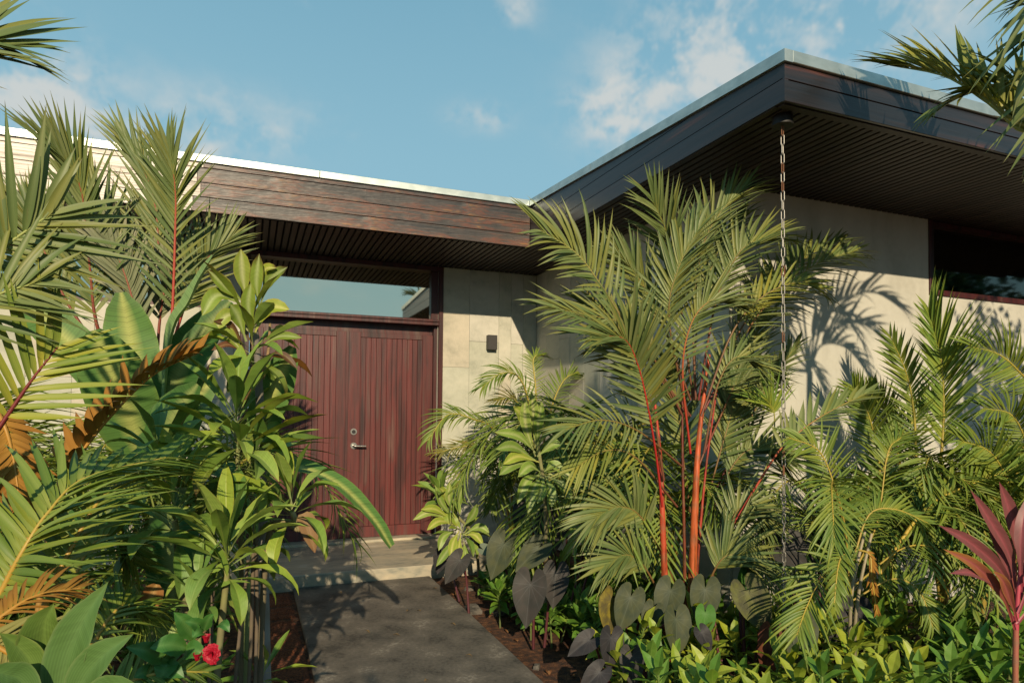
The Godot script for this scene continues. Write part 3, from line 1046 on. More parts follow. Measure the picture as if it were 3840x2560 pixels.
func build_palms() -> void:
	var V := Vector3(0.15, 0.35, 1.0)   # leaves that stand upright show their face to the path
	# ---- red-stemmed palm in the left bed
	var p := thing("red_stemmed_palm", "palm with thin red leaf stalks rising behind the banana plant", "palm", at(520, 1500, -4.9) * Vector3(1, 0, 1))
	var inv := -p.position
	var holder := p
	var W := {"n": 32, "len": 0.5, "wid": 0.027, "a0": 0.68, "a1": 0.13, "lift": 0.25, "face": 0.35, "stem": RED, "stem_end": L3(0.3, 0.1, 0.04), "t0": 0.3, "droop": 0.12, "sag": 0.0}
	local(holder, func(h):
		fr(h, "wax", [470, 1480, -4.9, 365, 1233, -4.85, 335, 997, -4.8, 300, 700, -4.7, 215, 560, -4.6], mix(W, {"stem": RED_DARK}))
		fr(h, "wax", [520, 1480, -4.95, 560, 1090, -4.95, 592, 942, -5.0, 570, 720, -5.0, 480, 540, -5.0], mix(W, {"stem": RED_DARK}))
		fr(h, "wax", [600, 1500, -4.7, 640, 1245, -4.7, 656, 860, -4.65, 655, 700, -4.6, 632, 570, -4.55], mix(W, {"n": 34, "len": 0.46, "a0": 0.85, "a1": 0.14}))
		fr(h, "wax", [540, 1480, -5.1, 470, 1150, -5.1, 395, 860, -5.1, 290, 670, -5.1], W)
		fr(h, "wax", [600, 1450, -4.8, 690, 1150, -4.8, 760, 990, -4.8, 850, 900, -4.8], mix(W, {"len": 0.4, "a0": 0.9}))
		fr(h, "gray", [560, 1480, -4.75, 520, 1220, -4.75, 460, 1010, -4.75, 400, 900, -4.75], mix(W, {"len": 0.42, "mats": [M.dry], "stem": RED_DARK, "droop": 0.4}))
		fr(h, "gray", [580, 1480, -4.85, 600, 1180, -4.85, 640, 1020, -4.85, 720, 930, -4.85], mix(W, {"len": 0.36, "mats": [M.dry], "stem": RED_DARK, "droop": 0.4}))
		fr(h, "wax", [480, 1480, -5.0, 260, 1150, -5.0, 160, 930, -5.0, 120, 820, -5.0], mix(W, {"stem": RED_DARK}))
		for x in [0.0, 0.1, -0.12]:
			var b := at(520, 1500, -4.9)
			put("trunk", tube(spline([Vector3(b.x + x, 0, b.z), Vector3(b.x + x * 0.7, b.y * 0.5, b.z), Vector3(b.x + x * 0.5, b.y, b.z)], 8), 0.022, 0.018, 9, L3(0.12, 0.12, 0.05), L3(0.35, 0.05, 0.03)), M.stem, h))
	# ---- palm reaching in from beyond the left edge
	p = thing("overhanging_palm", "palm leaf tip hanging high over the left bed against the sky", "palm", Vector3(-1.7, 0, -2.4))
	local(p, func(h):
		fr(h, "wax", [-900, 1200, -2.4, -620, 560, -2.4, -330, 240, -2.4, -120, 150, -2.4, 20, 170, -2.4], {"n": 20, "len": 0.32, "wid": 0.03, "up": Vector3(0.1, 0.5, 1), "a0": 0.95, "a1": 0.35, "droop": 0.15, "lift": 0.1, "sag": 0.0})
		var b := at(-900, 1200, -2.4)
		put("trunk", tube([Vector3(b.x, 0, b.z), b], 0.03, 0.022, 9, L3(0.14, 0.13, 0.1), L3(0.2, 0.2, 0.08)), M.stem, h))
	# ---- broad-leaved palm at the left edge
	p = thing("arching_palm", "palm with long yellow-green arching leaflets at the left edge of the bed", "palm", Vector3(-1.05, 0, -2.2))
	local(p, func(h):
		fr(h, "wax", [-420, 1500, -2.2, -240, 1160, -2.2, -60, 980, -2.2, 70, 885, -2.2, 190, 800, -2.2], {"n": 17, "len": 0.36, "wid": 0.025, "face": 0.35, "a0": 1.2, "a1": 0.4, "droop": 0.3, "lift": 0.2, "stem": L3(0.3, 0.3, 0.08), "t0": 0.35})
		fr(h, "wax", [-420, 1500, -2.15, -200, 1250, -2.15, -40, 1120, -2.15, 130, 1060, -2.15], {"n": 13, "len": 0.3, "wid": 0.02, "face": 0.35, "a0": 1.1, "a1": 0.35, "droop": 0.5, "lift": 0.2, "t0": 0.35})
		fr(h, "lime", [-120, 1760, -2.2, -10, 1610, -2.2, 110, 1435, -2.2, 215, 1300, -2.2], {"n": 10, "len": 0.3, "wid": 0.02, "face": 0.35, "a0": 0.95, "a1": 0.35, "droop": 0.1, "lift": 0.2, "stem": RED_DARK, "stem_end": RED_DARK, "t0": 0.4, "side": [1.0, 1.0]})
		put("trunk", tube(spline([Vector3(-1.5, 0, -2.9), at(-420, 1500, -2.2)], 4), 0.03, 0.02, 9, L3(0.14, 0.13, 0.1), L3(0.2, 0.2, 0.08)), M.stem, h))
	# ---- golden cane palm with dying fronds
	p = thing("dying_cane_palm", "cane palm with rust-orange dying fronds in the left bed", "palm", Vector3(-0.8, 0, -3.0))
	local(p, func(h):
		var D := {"n": 22, "len": 0.18, "wid": 0.042, "mats": [M.dry], "up": Vector3(-0.3, 0.9, 0.4), "stem": L3(0.4, 0.2, 0.03), "stem_end": L3(0.4, 0.2, 0.03), "lift": 0.9, "droop": 0.75, "a0": 1.2, "a1": 0.6, "t0": 0.12, "r": 0.010}
		fr(h, "rust", [200, 1840, -3.1, 296, 1705, -3.1, 417, 1556, -3.1, 576, 1403, -3.1, 745, 1322, -3.1], D)
		fr(h, "rust", [-30, 1500, -2.8, 20, 1610, -2.8, 48, 1720, -2.75, 72, 1880, -2.7], mix(D, {"len": 0.17, "wid": 0.022, "lift": 0.1, "a0": 0.95, "face": 0.35}))
		fr(h, "rust", [-200, 2480, -2.0, -20, 2330, -2.05, 130, 2235, -2.1, 300, 2205, -2.15], mix(D, {"len": 0.17, "wid": 0.014, "lift": 0.2, "n": 22}))
		fr(h, "wax_old", [-120, 2380, -1.9, 0, 2430, -1.9, 126, 2515, -1.9, 240, 2620, -1.9], mix(D, {"len": 0.2, "wid": 0.013, "lift": 0.1, "n": 22, "face": 0.35}))
		put("cane", tube(spline(pts([-40, 2330, -2.75, 10, 2215, -2.75, 90, 2050, -2.75, 135, 1995, -2.75]), 8), 0.018, 0.012, 8, L3(0.34, 0.16, 0.04), L3(0.42, 0.2, 0.05)), M.stem, h)
		put("cane", tube(spline([Vector3(-0.83, 0, -3.1), at(200, 1840, -3.1)], 6), 0.016, 0.011, 8, L3(0.2, 0.13, 0.05), L3(0.38, 0.2, 0.04)), M.stem, h))
	# ---- golden cane palm in front, green
	p = thing("front_cane_palm", "cane palm with broad drooping green fronds and orange stalks in the left foreground", "palm", Vector3(-0.65, 0, -2.5))
	local(p, func(h):
		var D := {"n": 32, "len": 0.3, "wid": 0.023, "up": Vector3(-0.2, 0.8, 0.6), "stem": L3(0.40, 0.22, 0.035), "stem_end": L3(0.36, 0.3, 0.05), "lift": 0.25, "droop": 0.6, "a0": 1.15, "a1": 0.45, "t0": 0.15}
		fr(h, "areca", [120, 2380, -2.5, 197, 2193, -2.5, 300, 1990, -2.55, 378, 1870, -2.6, 480, 1793, -2.7, 690, 1705, -2.9], D)
		fr(h, "areca", [-90, 2400, -2.4, 15, 2195, -2.4, 90, 2055, -2.4, 180, 1920, -2.45, 320, 1790, -2.55, 620, 1715, -2.7], mix(D, {"len": 0.36, "wid": 0.025, "n": 32}))
		fr(h, "areca", [250, 2250, -2.9, 330, 2060, -2.95, 420, 2020, -3.0, 500, 2110, -3.05], mix(D, {"len": 0.24, "wid": 0.02}))
		fr(h, "areca", [300, 2500, -2.6, 400, 2330, -2.65, 470, 2270, -2.7, 540, 2330, -2.75], mix(D, {"len": 0.22, "wid": 0.016}))
		fr(h, "areca", [340, 2640, -2.1, 480, 2560, -2.1, 620, 2520, -2.1, 780, 2520, -2.15], mix(D, {"len": 0.16, "wid": 0.012, "n": 30}))
		put("cane", tube([Vector3(-0.68, 0, -2.5), at(120, 2380, -2.5)], 0.016, 0.012, 8, L3(0.2, 0.15, 0.05), L3(0.4, 0.22, 0.04)), M.stem, h))
	# ---- main red-stemmed palm in front of the wing
	p = thing("red_stemmed_palm", "tall palm with bright orange-red trunks growing at the corner of the wing", "palm", Vector3(2.55, 0, -3.5))
	local(p, func(h):
		var S := {"n": 34, "len": 0.46, "wid": 0.0198, "a0": 0.9, "a1": 0.2, "lift": 0.25, "face": 0.5, "stem": L3(0.15, 0.05, 0.03), "stem_end": L3(0.26, 0.24, 0.05), "t0": 0.3, "droop": 0.5, "r": 0.008}
		# up and to the left
		fr(h, "wax", [2590, 1560, -3.45, 2442, 1361, -3.4, 2263, 1084, -3.35, 2165, 953, -3.3, 2030, 863, -3.25], mix(S, {"n": 31, "len": 0.42, "wid": 0.0243, "a0": 1.0, "a1": 0.35, "side": [0.75, 1.0], "stem_end": L3(0.4, 0.4, 0.12)}))
		fr(h, "wax", [2560, 1560, -3.4, 2450, 1340, -3.35, 2350, 1222, -3.3, 2200, 1180, -3.25, 2060, 1150, -3.2], mix(S, {"len": 0.34, "droop": 0.2, "a0": 0.7}))
		fr(h, "wax_old", [2560, 1560, -3.5, 2420, 1330, -3.5, 2300, 1200, -3.5, 2190, 1140, -3.5], mix(S, {"len": 0.3, "n": 22}))
		# upright
		fr(h, "wax", [2600, 1500, -3.55, 2560, 1200, -3.5, 2530, 980, -3.45, 2500, 870, -3.4, 2448, 745, -3.35], mix(S, {"len": 0.38, "a0": 0.7, "a1": 0.25, "n": 28}))
		fr(h, "wax", [2610, 1500, -3.5, 2600, 1180, -3.5, 2635, 930, -3.45, 2700, 800, -3.4, 2790, 705, -3.35], mix(S, {"len": 0.4, "a0": 0.65, "a1": 0.15}))
		fr(h, "wax", [2600, 1500, -3.6, 2620, 1180, -3.65, 2690, 950, -3.7, 2790, 800, -3.7], mix(S, {"len": 0.36, "a0": 0.65, "a1": 0.15}))
		fr(h, "wax", [2580, 1560, -3.45, 2510, 1206, -3.35, 2540, 1018, -3.3, 2622, 855, -3.25], mix(S, {"len": 0.42, "a0": 0.75, "a1": 0.2, "wid": 0.0228}))
		fr(h, "wax", [2590, 1500, -3.5, 2480, 1200, -3.5, 2400, 1050, -3.5, 2330, 960, -3.5], mix(S, {"len": 0.34, "a0": 0.7}))
		# right
		fr(h, "wax", [2620, 1500, -3.4, 2679, 1157, -3.35, 2736, 1010, -3.3, 2802, 920, -3.25, 2920, 880, -3.2], mix(S, {"len": 0.40, "stem": RED_DARK, "droop": 0.4, "wid": 0.0228}))
		fr(h, "wax", [2630, 1560, -3.45, 2785, 1271, -3.4, 2900, 1116, -3.4, 3063, 990, -3.4, 3210, 940, -3.4], mix(S, {"len": 0.42, "stem": RED_DARK, "n": 42, "droop": 0.35, "a0": 1.0}))
		fr(h, "wax", [2630, 1540, -3.5, 2770, 1250, -3.5, 2890, 1080, -3.55, 3030, 960, -3.6, 3150, 900, -3.6], mix(S, {"len": 0.38, "n": 39, "droop": 0.2}))
		fr(h, "olive", [2630, 1560, -3.3, 2740, 1260, -3.25, 2850, 1120, -3.2, 2980, 1060, -3.15, 3080, 1080, -3.1], mix(S, {"len": 0.3, "droop": 0.6, "n": 20, "a0": 0.6}))
		fr(h, "wax", [2640, 1700, -3.55, 2730, 1500, -3.6, 2800, 1330, -3.6, 2870, 1190, -3.6], mix(S, {"len": 0.4, "stem": RED_DARK, "a0": 0.8}))
		fr(h, "wax", [2680, 1850, -3.6, 2790, 1620, -3.6, 2880, 1450, -3.6, 2990, 1290, -3.6], mix(S, {"len": 0.3, "stem": RED_DARK, "a0": 0.7}))
		# front: tall frond with a red stalk
		fr(h, "wax", [2484, 1900, -3.3, 2460, 1700, -3.2, 2425, 1500, -3.1, 2390, 1360, -3.05, 2340, 1270, -3.0, 2240, 1262, -2.95], mix(S, {"stem": RED, "stem_end": RED, "len": 0.46, "n": 42, "lift": 0.35, "a0": 0.85, "a1": 0.3, "side": [0.8, 1.0], "droop": 0.25}))
		fr(h, "wax_old", [2490, 1800, -3.35, 2440, 1500, -3.3, 2360, 1330, -3.25, 2260, 1270, -3.2], mix(S, {"len": 0.34, "n": 25}))
		fr(h, "wax", [2590, 1700, -3.45, 2560, 1400, -3.35, 2590, 1220, -3.3, 2660, 1130, -3.25, 2740, 1130, -3.2], mix(S, {"stem": RED, "len": 0.38, "droop": 0.6}))
		fr(h, "wax", [2560, 1750, -3.35, 2400, 1620, -3.2, 2260, 1575, -3.1, 2120, 1610, -3.0], mix(S, {"len": 0.32, "droop": 0.5, "n": 20, "wid": 0.0152}))
		fr(h, "olive", [2540, 1900, -3.35, 2390, 1720, -3.25, 2270, 1690, -3.2, 2150, 1760, -3.15], mix(S, {"len": 0.3, "droop": 0.5, "n": 17, "wid": 0.0152}))
		fr(h, "wax", [2640, 1700, -3.35, 2690, 1450, -3.3, 2760, 1340, -3.25, 2850, 1370, -3.2], mix(S, {"len": 0.32, "droop": 0.6, "n": 20}))
		# low and to the right
		fr(h, "wax", [2700, 2050, -3.3, 2905, 1715, -3.15, 2988, 1628, -3.1, 3108, 1545, -3.05, 3270, 1465, -3.0], mix(S, {"stem": RED, "len": 0.27, "wid": 0.0274, "n": 24, "droop": 0.2, "face": 0.9}))
		fr(h, "fresh", [2800, 1950, -3.35, 2890, 1700, -3.35, 2905, 1560, -3.35, 2880, 1500, -3.35], mix(S, {"len": 0.34, "wid": 0.0152, "n": 13, "t0": 0.7, "a0": 0.8, "droop": 0.05, "stem": L3(0.3, 0.3, 0.06)}))
		# dark skirt behind the trunks
		for e in [["wax", 2620, 1750, -3.65, 2720, 1500, -3.65, 2800, 1400, -3.65, 2890, 1400, -3.65], ["wax", 2640, 2000, -3.6, 2740, 1760, -3.55, 2830, 1680, -3.5, 2930, 1720, -3.45], ["wax", 2600, 2000, -3.7, 2560, 1700, -3.7, 2540, 1500, -3.7, 2500, 1350, -3.7], ["wax", 2620, 2000, -3.65, 2700, 1700, -3.6, 2740, 1560, -3.6, 2760, 1420, -3.6], ["wax", 2540, 2200, -3.5, 2420, 1960, -3.4, 2330, 1900, -3.35, 2230, 1940, -3.3], ["wax", 2660, 2200, -3.4, 2740, 1960, -3.3, 2800, 1900, -3.25, 2870, 1960, -3.2], ["wax", 2500, 2280, -3.45, 2420, 2130, -3.4, 2350, 2080, -3.35, 2270, 2120, -3.3], ["wax", 2620, 2280, -3.35, 2690, 2120, -3.25, 2750, 2080, -3.2, 2830, 2130, -3.15]]:
			fr(h, e[0], e.slice(1), mix(S, {"len": rng.randf_range(0.34, 0.44), "droop": rng.randf_range(0.3, 0.7), "wid": 0.0228, "a0": 0.8}))
		var orange := L3(0.62, 0.115, 0.04)
		for s in [[2660, 1330, 2622, 1640, 2607, 1900, 2590, 2330, 0.010, 0.029, orange], [2455, 1500, 2478, 1740, 2486, 1985, 2500, 2330, 0.008, 0.024, L3(0.55, 0.06, 0.035)], [2560, 1500, 2560, 1700, 2566, 2000, 2570, 2330, 0.006, 0.012, RED_DARK], [2690, 1450, 2650, 1740, 2625, 2000, 2600, 2330, 0.005, 0.011, RED]]:
			var q := spline(pts([s[0], s[1], -3.45, s[2], s[3], -3.4, s[4], s[5], -3.36, s[6], s[7], -3.36]), 44)
			var low: Vector3 = q[q.size() - 1]
			q.append(Vector3(low.x, 0, low.z))
			put("trunk", tube(q, s[8], s[9], 10, s[10], s[10].lerp(L3(0.3, 0.16, 0.05), 0.35), [1.0, 1.0, 1.0, 1.0, 1.035]), M.sheath, h))
	# ---- golden cane palms in front of the plaster wall
	p = thing("golden_cane_palm", "cane palm whose tall bright green frond stands upright before the plaster wall", "palm", Vector3(4.6, 0, -3.2))
	local(p, func(h):
		var A := {"n": 44, "len": 0.36, "wid": 0.016, "a0": 0.95, "a1": 0.35, "lift": 0.35, "face": 0.35, "stem": GOLD, "stem_end": L3(0.4, 0.36, 0.06), "t0": 0.28, "droop": 0.12, "sag": 0.02}
		fr(h, "fresh", [3490, 2050, -3.1, 3530, 1715, -3.1, 3541, 1518, -3.1, 3530, 1342, -3.1, 3485, 1170, -3.1], mix(A, {"side": [0.6, 1.0], "n": 58, "len": 0.5, "wid": 0.02, "a0": 0.85, "a1": 0.25, "lift": 0.5}))
		fr(h, "areca", [3470, 2050, -3.15, 3440, 1800, -3.15, 3430, 1560, -3.15, 3400, 1400, -3.15, 3340, 1260, -3.15], mix(A, {"len": 0.24}))
		fr(h, "areca", [3290, 1980, -3.2, 3328, 1715, -3.2, 3440, 1565, -3.2, 3520, 1500, -3.2], mix(A, {"len": 0.3}))
		fr(h, "areca", [3280, 2000, -3.3, 3300, 1760, -3.3, 3260, 1560, -3.3, 3200, 1450, -3.3], mix(A, {"len": 0.27}))
		fr(h, "areca", [3400, 2000, -3.4, 3380, 1760, -3.4, 3330, 1560, -3.4, 3260, 1460, -3.4], mix(A, {"len": 0.26}))
		clump(h, Vector3(4.6, 0.1, -3.2), 10, 1.2, "areca", 0, 200)
		clump(h, Vector3(3.85, 0.1, -3.5), 8, 1.15, "areca", 0, 180)
		clump(h, Vector3(4.2, 0.1, -3.35), 8, 1.15, "areca", 0, 180))
	p = thing("golden_cane_palm", "dense cane palm with arching fronds under the long window", "palm", Vector3(5.4, 0, -3.2))
	local(p, func(h):
		var A := {"n": 42, "len": 0.32, "wid": 0.0155, "a0": 1.05, "a1": 0.4, "lift": 0.35, "face": 0.35, "stem": GOLD, "stem_end": L3(0.4, 0.36, 0.06), "t0": 0.28, "droop": 0.4}
		fr(h, "areca", [3990, 1800, -2.9, 3900, 1500, -2.9, 3820, 1390, -2.9, 3740, 1325, -2.9, 3640, 1300, -2.9], A)
		fr(h, "areca", [3300, 2150, -2.8, 3460, 1920, -2.8, 3602, 1832, -2.8, 3838, 1745, -2.8], mix(A, {"stem": L3(0.45, 0.3, 0.04)}))
		fr(h, "areca", [3840, 2050, -2.8, 3800, 1850, -2.8, 3720, 1700, -2.8, 3600, 1650, -2.8], A)
		fr(h, "areca", [3880, 1900, -2.9, 3860, 1700, -2.9, 3800, 1560, -2.9, 3690, 1530, -2.9], A)
		clump(h, Vector3(5.2, 0.1, -3.3), 9, 1.35, "areca", 0, 200)
		clump(h, Vector3(4.7, 0.1, -2.75), 7, 0.95, "areca", 20, 200)
		clump(h, Vector3(6.0, 0.1, -3.2), 6, 1.4, "areca", 30, 220))
	p = thing("golden_cane_palm", "small cane palm with drooping yellow-stalked fronds beside the rain chain", "palm", Vector3(3.15, 0, -2.65))
	local(p, func(h):
		var A := {"n": 34, "len": 0.24, "wid": 0.0135, "r": 0.0065, "a0": 1.05, "a1": 0.4, "lift": 0.2, "face": 0.6, "stem": GOLD, "stem_end": L3(0.45, 0.33, 0.05), "t0": 0.2, "droop": 0.7}
		fr(h, "areca", [3190, 2230, -2.75, 3170, 1980, -2.7, 3128, 1815, -2.6, 3120, 1830, -2.45, 3125, 1930, -2.35, 3130, 2020, -2.3], mix(A, {"len": 0.26, "a0": 1.2, "a1": 0.3, "face": 0.9}))
		fr(h, "areca", [3195, 2230, -2.7, 3160, 2120, -2.65, 3092, 2150, -2.6, 3026, 2276, -2.55, 2990, 2380, -2.5], mix(A, {"len": 0.29}))
		fr(h, "areca", [3195, 2150, -2.6, 3170, 2080, -2.5, 3145, 2120, -2.45, 3130, 2260, -2.4], mix(A, {"len": 0.13, "n": 22, "wid": 0.014}))
		fr(h, "areca", [3200, 2100, -2.65, 3260, 1930, -2.65, 3360, 1910, -2.6, 3480, 1960, -2.55], mix(A, {"len": 0.2}))
		fr(h, "areca", [3200, 2150, -2.7, 3290, 1960, -2.75, 3330, 1700, -2.8, 3380, 1640, -2.8], A)
		fr(h, "areca", [3185, 2100, -2.75, 3150, 1900, -2.75, 3080, 1700, -2.8, 2960, 1640, -2.8], A)
		fr(h, "areca", [3200, 2200, -2.75, 3400, 2050, -2.75, 3560, 2080, -2.7, 3640, 2200, -2.65], mix(A, {"len": 0.26}))
		fr(h, "areca", [3200, 2250, -2.8, 3350, 2170, -2.75, 3450, 2220, -2.7, 3500, 2350, -2.65], mix(A, {"len": 0.22}))
		fr(h, "rust", [3215, 2060, -2.6, 3262, 2080, -2.58, 3270, 2160, -2.56, 3290, 2300, -2.55], mix(A, {"len": 0.1, "n": 12, "mats": [M.dry], "a0": 0.3, "a1": 0.2}))
		for q in [[3190, 2640, 3188, 2400, 3198, 2200, 3245, 1990], [3215, 2640, 3205, 2400, 3225, 2200, 3270, 2000]]:
			put("cane", tube(spline(pts([q[0], q[1], -2.7, q[2], q[3], -2.7, q[4], q[5], -2.7, q[6], q[7], -2.7]), 10), 0.012, 0.008, 7, L3(0.13, 0.11, 0.06), L3(0.33, 0.28, 0.18)), M.stem, h))
	# ---- cane palms between the wing and the door
	p = thing("golden_cane_palm", "cane palm with drooping fronds in front of the stone wall beside the door", "palm", Vector3(2.4, 0, -6.4))
	local(p, func(h):
		var A := {"n": 38, "len": 0.3, "wid": 0.016, "a0": 1.1, "a1": 0.4, "lift": 0.2, "up": Vector3(-0.1, 0.9, 0.5), "stem": GOLD, "stem_end": L3(0.4, 0.36, 0.06), "t0": 0.25, "droop": 0.6}
		fr(h, "areca", [1990, 1850, -6.3, 1861, 1622, -6.25, 1774, 1572, -6.2, 1680, 1555, -6.2, 1605, 1650, -6.15], A)
		fr(h, "wax_old", [1990, 1850, -6.3, 1880, 1710, -6.2, 1760, 1672, -6.15, 1630, 1700, -6.1], mix(A, {"len": 0.24}))
		fr(h, "areca", [2000, 1850, -6.4, 1990, 1560, -6.3, 1950, 1420, -6.2, 1880, 1400, -6.15, 1810, 1450, -6.1], A)
		fr(h, "wax_old", [2010, 1850, -6.4, 1990, 1620, -6.3, 1930, 1500, -6.2, 1860, 1500, -6.15], mix(A, {"len": 0.24}))
		fr(h, "areca", [2010, 1850, -6.4, 2060, 1560, -6.4, 2120, 1420, -6.35, 2200, 1400, -6.3], A)
		fr(h, "areca", [2000, 1900, -6.2, 1940, 1800, -6.0, 1880, 1800, -5.9, 1840, 1900, -5.8], A)
		fr(h, "areca", [2000, 1900, -6.3, 2010, 1500, -6.4, 2000, 1350, -6.45, 2040, 1330, -6.45], mix(A, {"len": 0.2, "wid": 0.014}))
		clump(h, Vector3(2.55, 0.1, -6.3), 5, 1.3, "areca", 20, 170))
	p = thing("golden_cane_palm", "shaded cane palm growing against the side wall of the wing", "palm", Vector3(2.85, 0, -5.2))
	local(p, func(h):
		clump(h, Vector3(2.85, 0.1, -5.2), 9, 1.55, "areca", 60, 260)
		clump(h, Vector3(2.75, 0.1, -4.75), 8, 1.2, "areca", 60, 250)
		clump(h, Vector3(2.9, 0.1, -4.1), 8, 1.3, "areca", 40, 230))
	# ---- filling palms of the left bed
	p = thing("green_cane_palm", "low cane palm filling the left bed below the banana leaves", "palm", Vector3(-1.2, 0, -4.2))
	local(p, func(h):
		clump(h, Vector3(-1.25, 0.1, -4.0), 9, 0.95, "areca", 10, 200, {"len": 0.3})
		clump(h, Vector3(-0.75, 0.1, -3.8), 8, 0.75, "areca", 20, 180)
		clump(h, Vector3(-0.35, 0.1, -4.9), 8, 1.3, "areca", 20, 180)
		clump(h, Vector3(-1.5, 0.1, -3.4), 7, 0.95, "areca", 0, 150))
	p = thing("green_cane_palm", "cane palm standing at the far left against the house wall", "palm", Vector3(-2.0, 0, -5.6))
	local(p, func(h):
		clump(h, Vector3(-2.0, 0.1, -5.6), 8, 1.75, "areca", 0, 180)
		clump(h, Vector3(-1.5, 0.1, -5.0), 8, 1.4, "areca", 0, 180)
		clump(h, Vector3(-0.6, 0.1, -5.6), 7, 1.5, "areca", 0, 180))
	# ---- palm beyond the right edge: its fronds reach over the roof and shade the plaster
	p = thing("overhanging_palm", "palm with torn fronds reaching over the roof edge at the right", "palm", Vector3(3.56, 0, -1.52))
	local(p, func(h):
		var C := Vector3(3.56, 3.0, -1.52)
		var S := {"n": 30, "len": 0.42, "wid": 0.03, "a0": 0.9, "a1": 0.25, "lift": 0.5, "t0": 0.25, "droop": 0.4, "stem": L3(0.3, 0.3, 0.06), "gap": 0.1}
		frond(h, [C, at(3900, 500, -1.85), at(3712, 385, -2.02), at(3547, 285, -2.2), at(3340, 245, -2.45)], "olive", mix(S, {"len": 0.42, "n": 32, "wid": 0.034, "a0": 0.75, "a1": 0.12, "lift": 0.8, "up": Vector3(-0.3, 1, 0.3), "droop": 0.25, "sag": 0.0, "r": 0.016}))
		frond(h, [C, at(3950, 420, -1.85), at(3820, 330, -1.95), at(3700, 330, -2.05), at(3560, 380, -2.1)], "olive", mix(S, {"len": 0.36, "n": 22, "a0": 0.5, "a1": 0.15, "lift": 0.3, "r": 0.014}))
		frond(h, [C, at(4100, 200, -1.85), at(4000, 60, -1.9), at(3900, -20, -2.0), at(3820, 20, -2.05)], "wax", mix(S, {"len": 0.2, "n": 20}))
		for w in [[4.30, 2.40, 4.55, 2.56, 4.85, 2.62, 5.15, 2.52], [4.25, 2.15, 4.5, 2.15, 4.7, 2.0, 4.85, 1.8], [4.0, 2.35, 3.8, 2.45, 3.6, 2.38, 3.48, 2.2], [4.0, 2.15, 3.85, 2.1, 3.7, 1.95, 3.6, 1.75], [4.05, 2.5, 4.0, 2.75, 3.85, 2.95, 3.7, 3.0], [4.2, 2.3, 4.35, 2.42, 4.5, 2.4, 4.65, 2.25], [4.1, 2.05, 4.22, 1.88, 4.32, 1.7, 4.4, 1.5], [3.95, 2.28, 3.78, 2.3, 3.62, 2.18, 3.5, 2.0], [4.15, 2.2, 4.4, 2.3, 4.7, 2.35, 5.0, 2.2]]:
			var q := [C]
			for i in range(0, 8, 2):
				q.append(Vector3(w[i], w[i + 1], -3.92) + 2.35 * Vector3(-0.236, 0.444, 1.0))
			frond(h, q, "wax", mix(S, {"len": 0.46, "droop": 0.6, "wid": 0.036, "n": 24}))
		put("trunk", tube(spline([Vector3(3.52, 0, -1.5), Vector3(3.53, 1.5, -1.5), C], 8), 0.036, 0.03, 10, L3(0.15, 0.14, 0.1), L3(0.2, 0.2, 0.08)), M.stem, h))

func local(h: Node3D, build: Callable) -> void:
	# parts are laid out in world places; keep the thing's own origin at its foot
	var where := h.position
	var before := h.get_child_count()
	build.call(h)
	for i in range(before, h.get_child_count()):
		h.get_child(i).position -= where

func mix(a: Dictionary, b: Dictionary) -> Dictionary:
	var r := a.duplicate()
	r.merge(b, true)
	return r

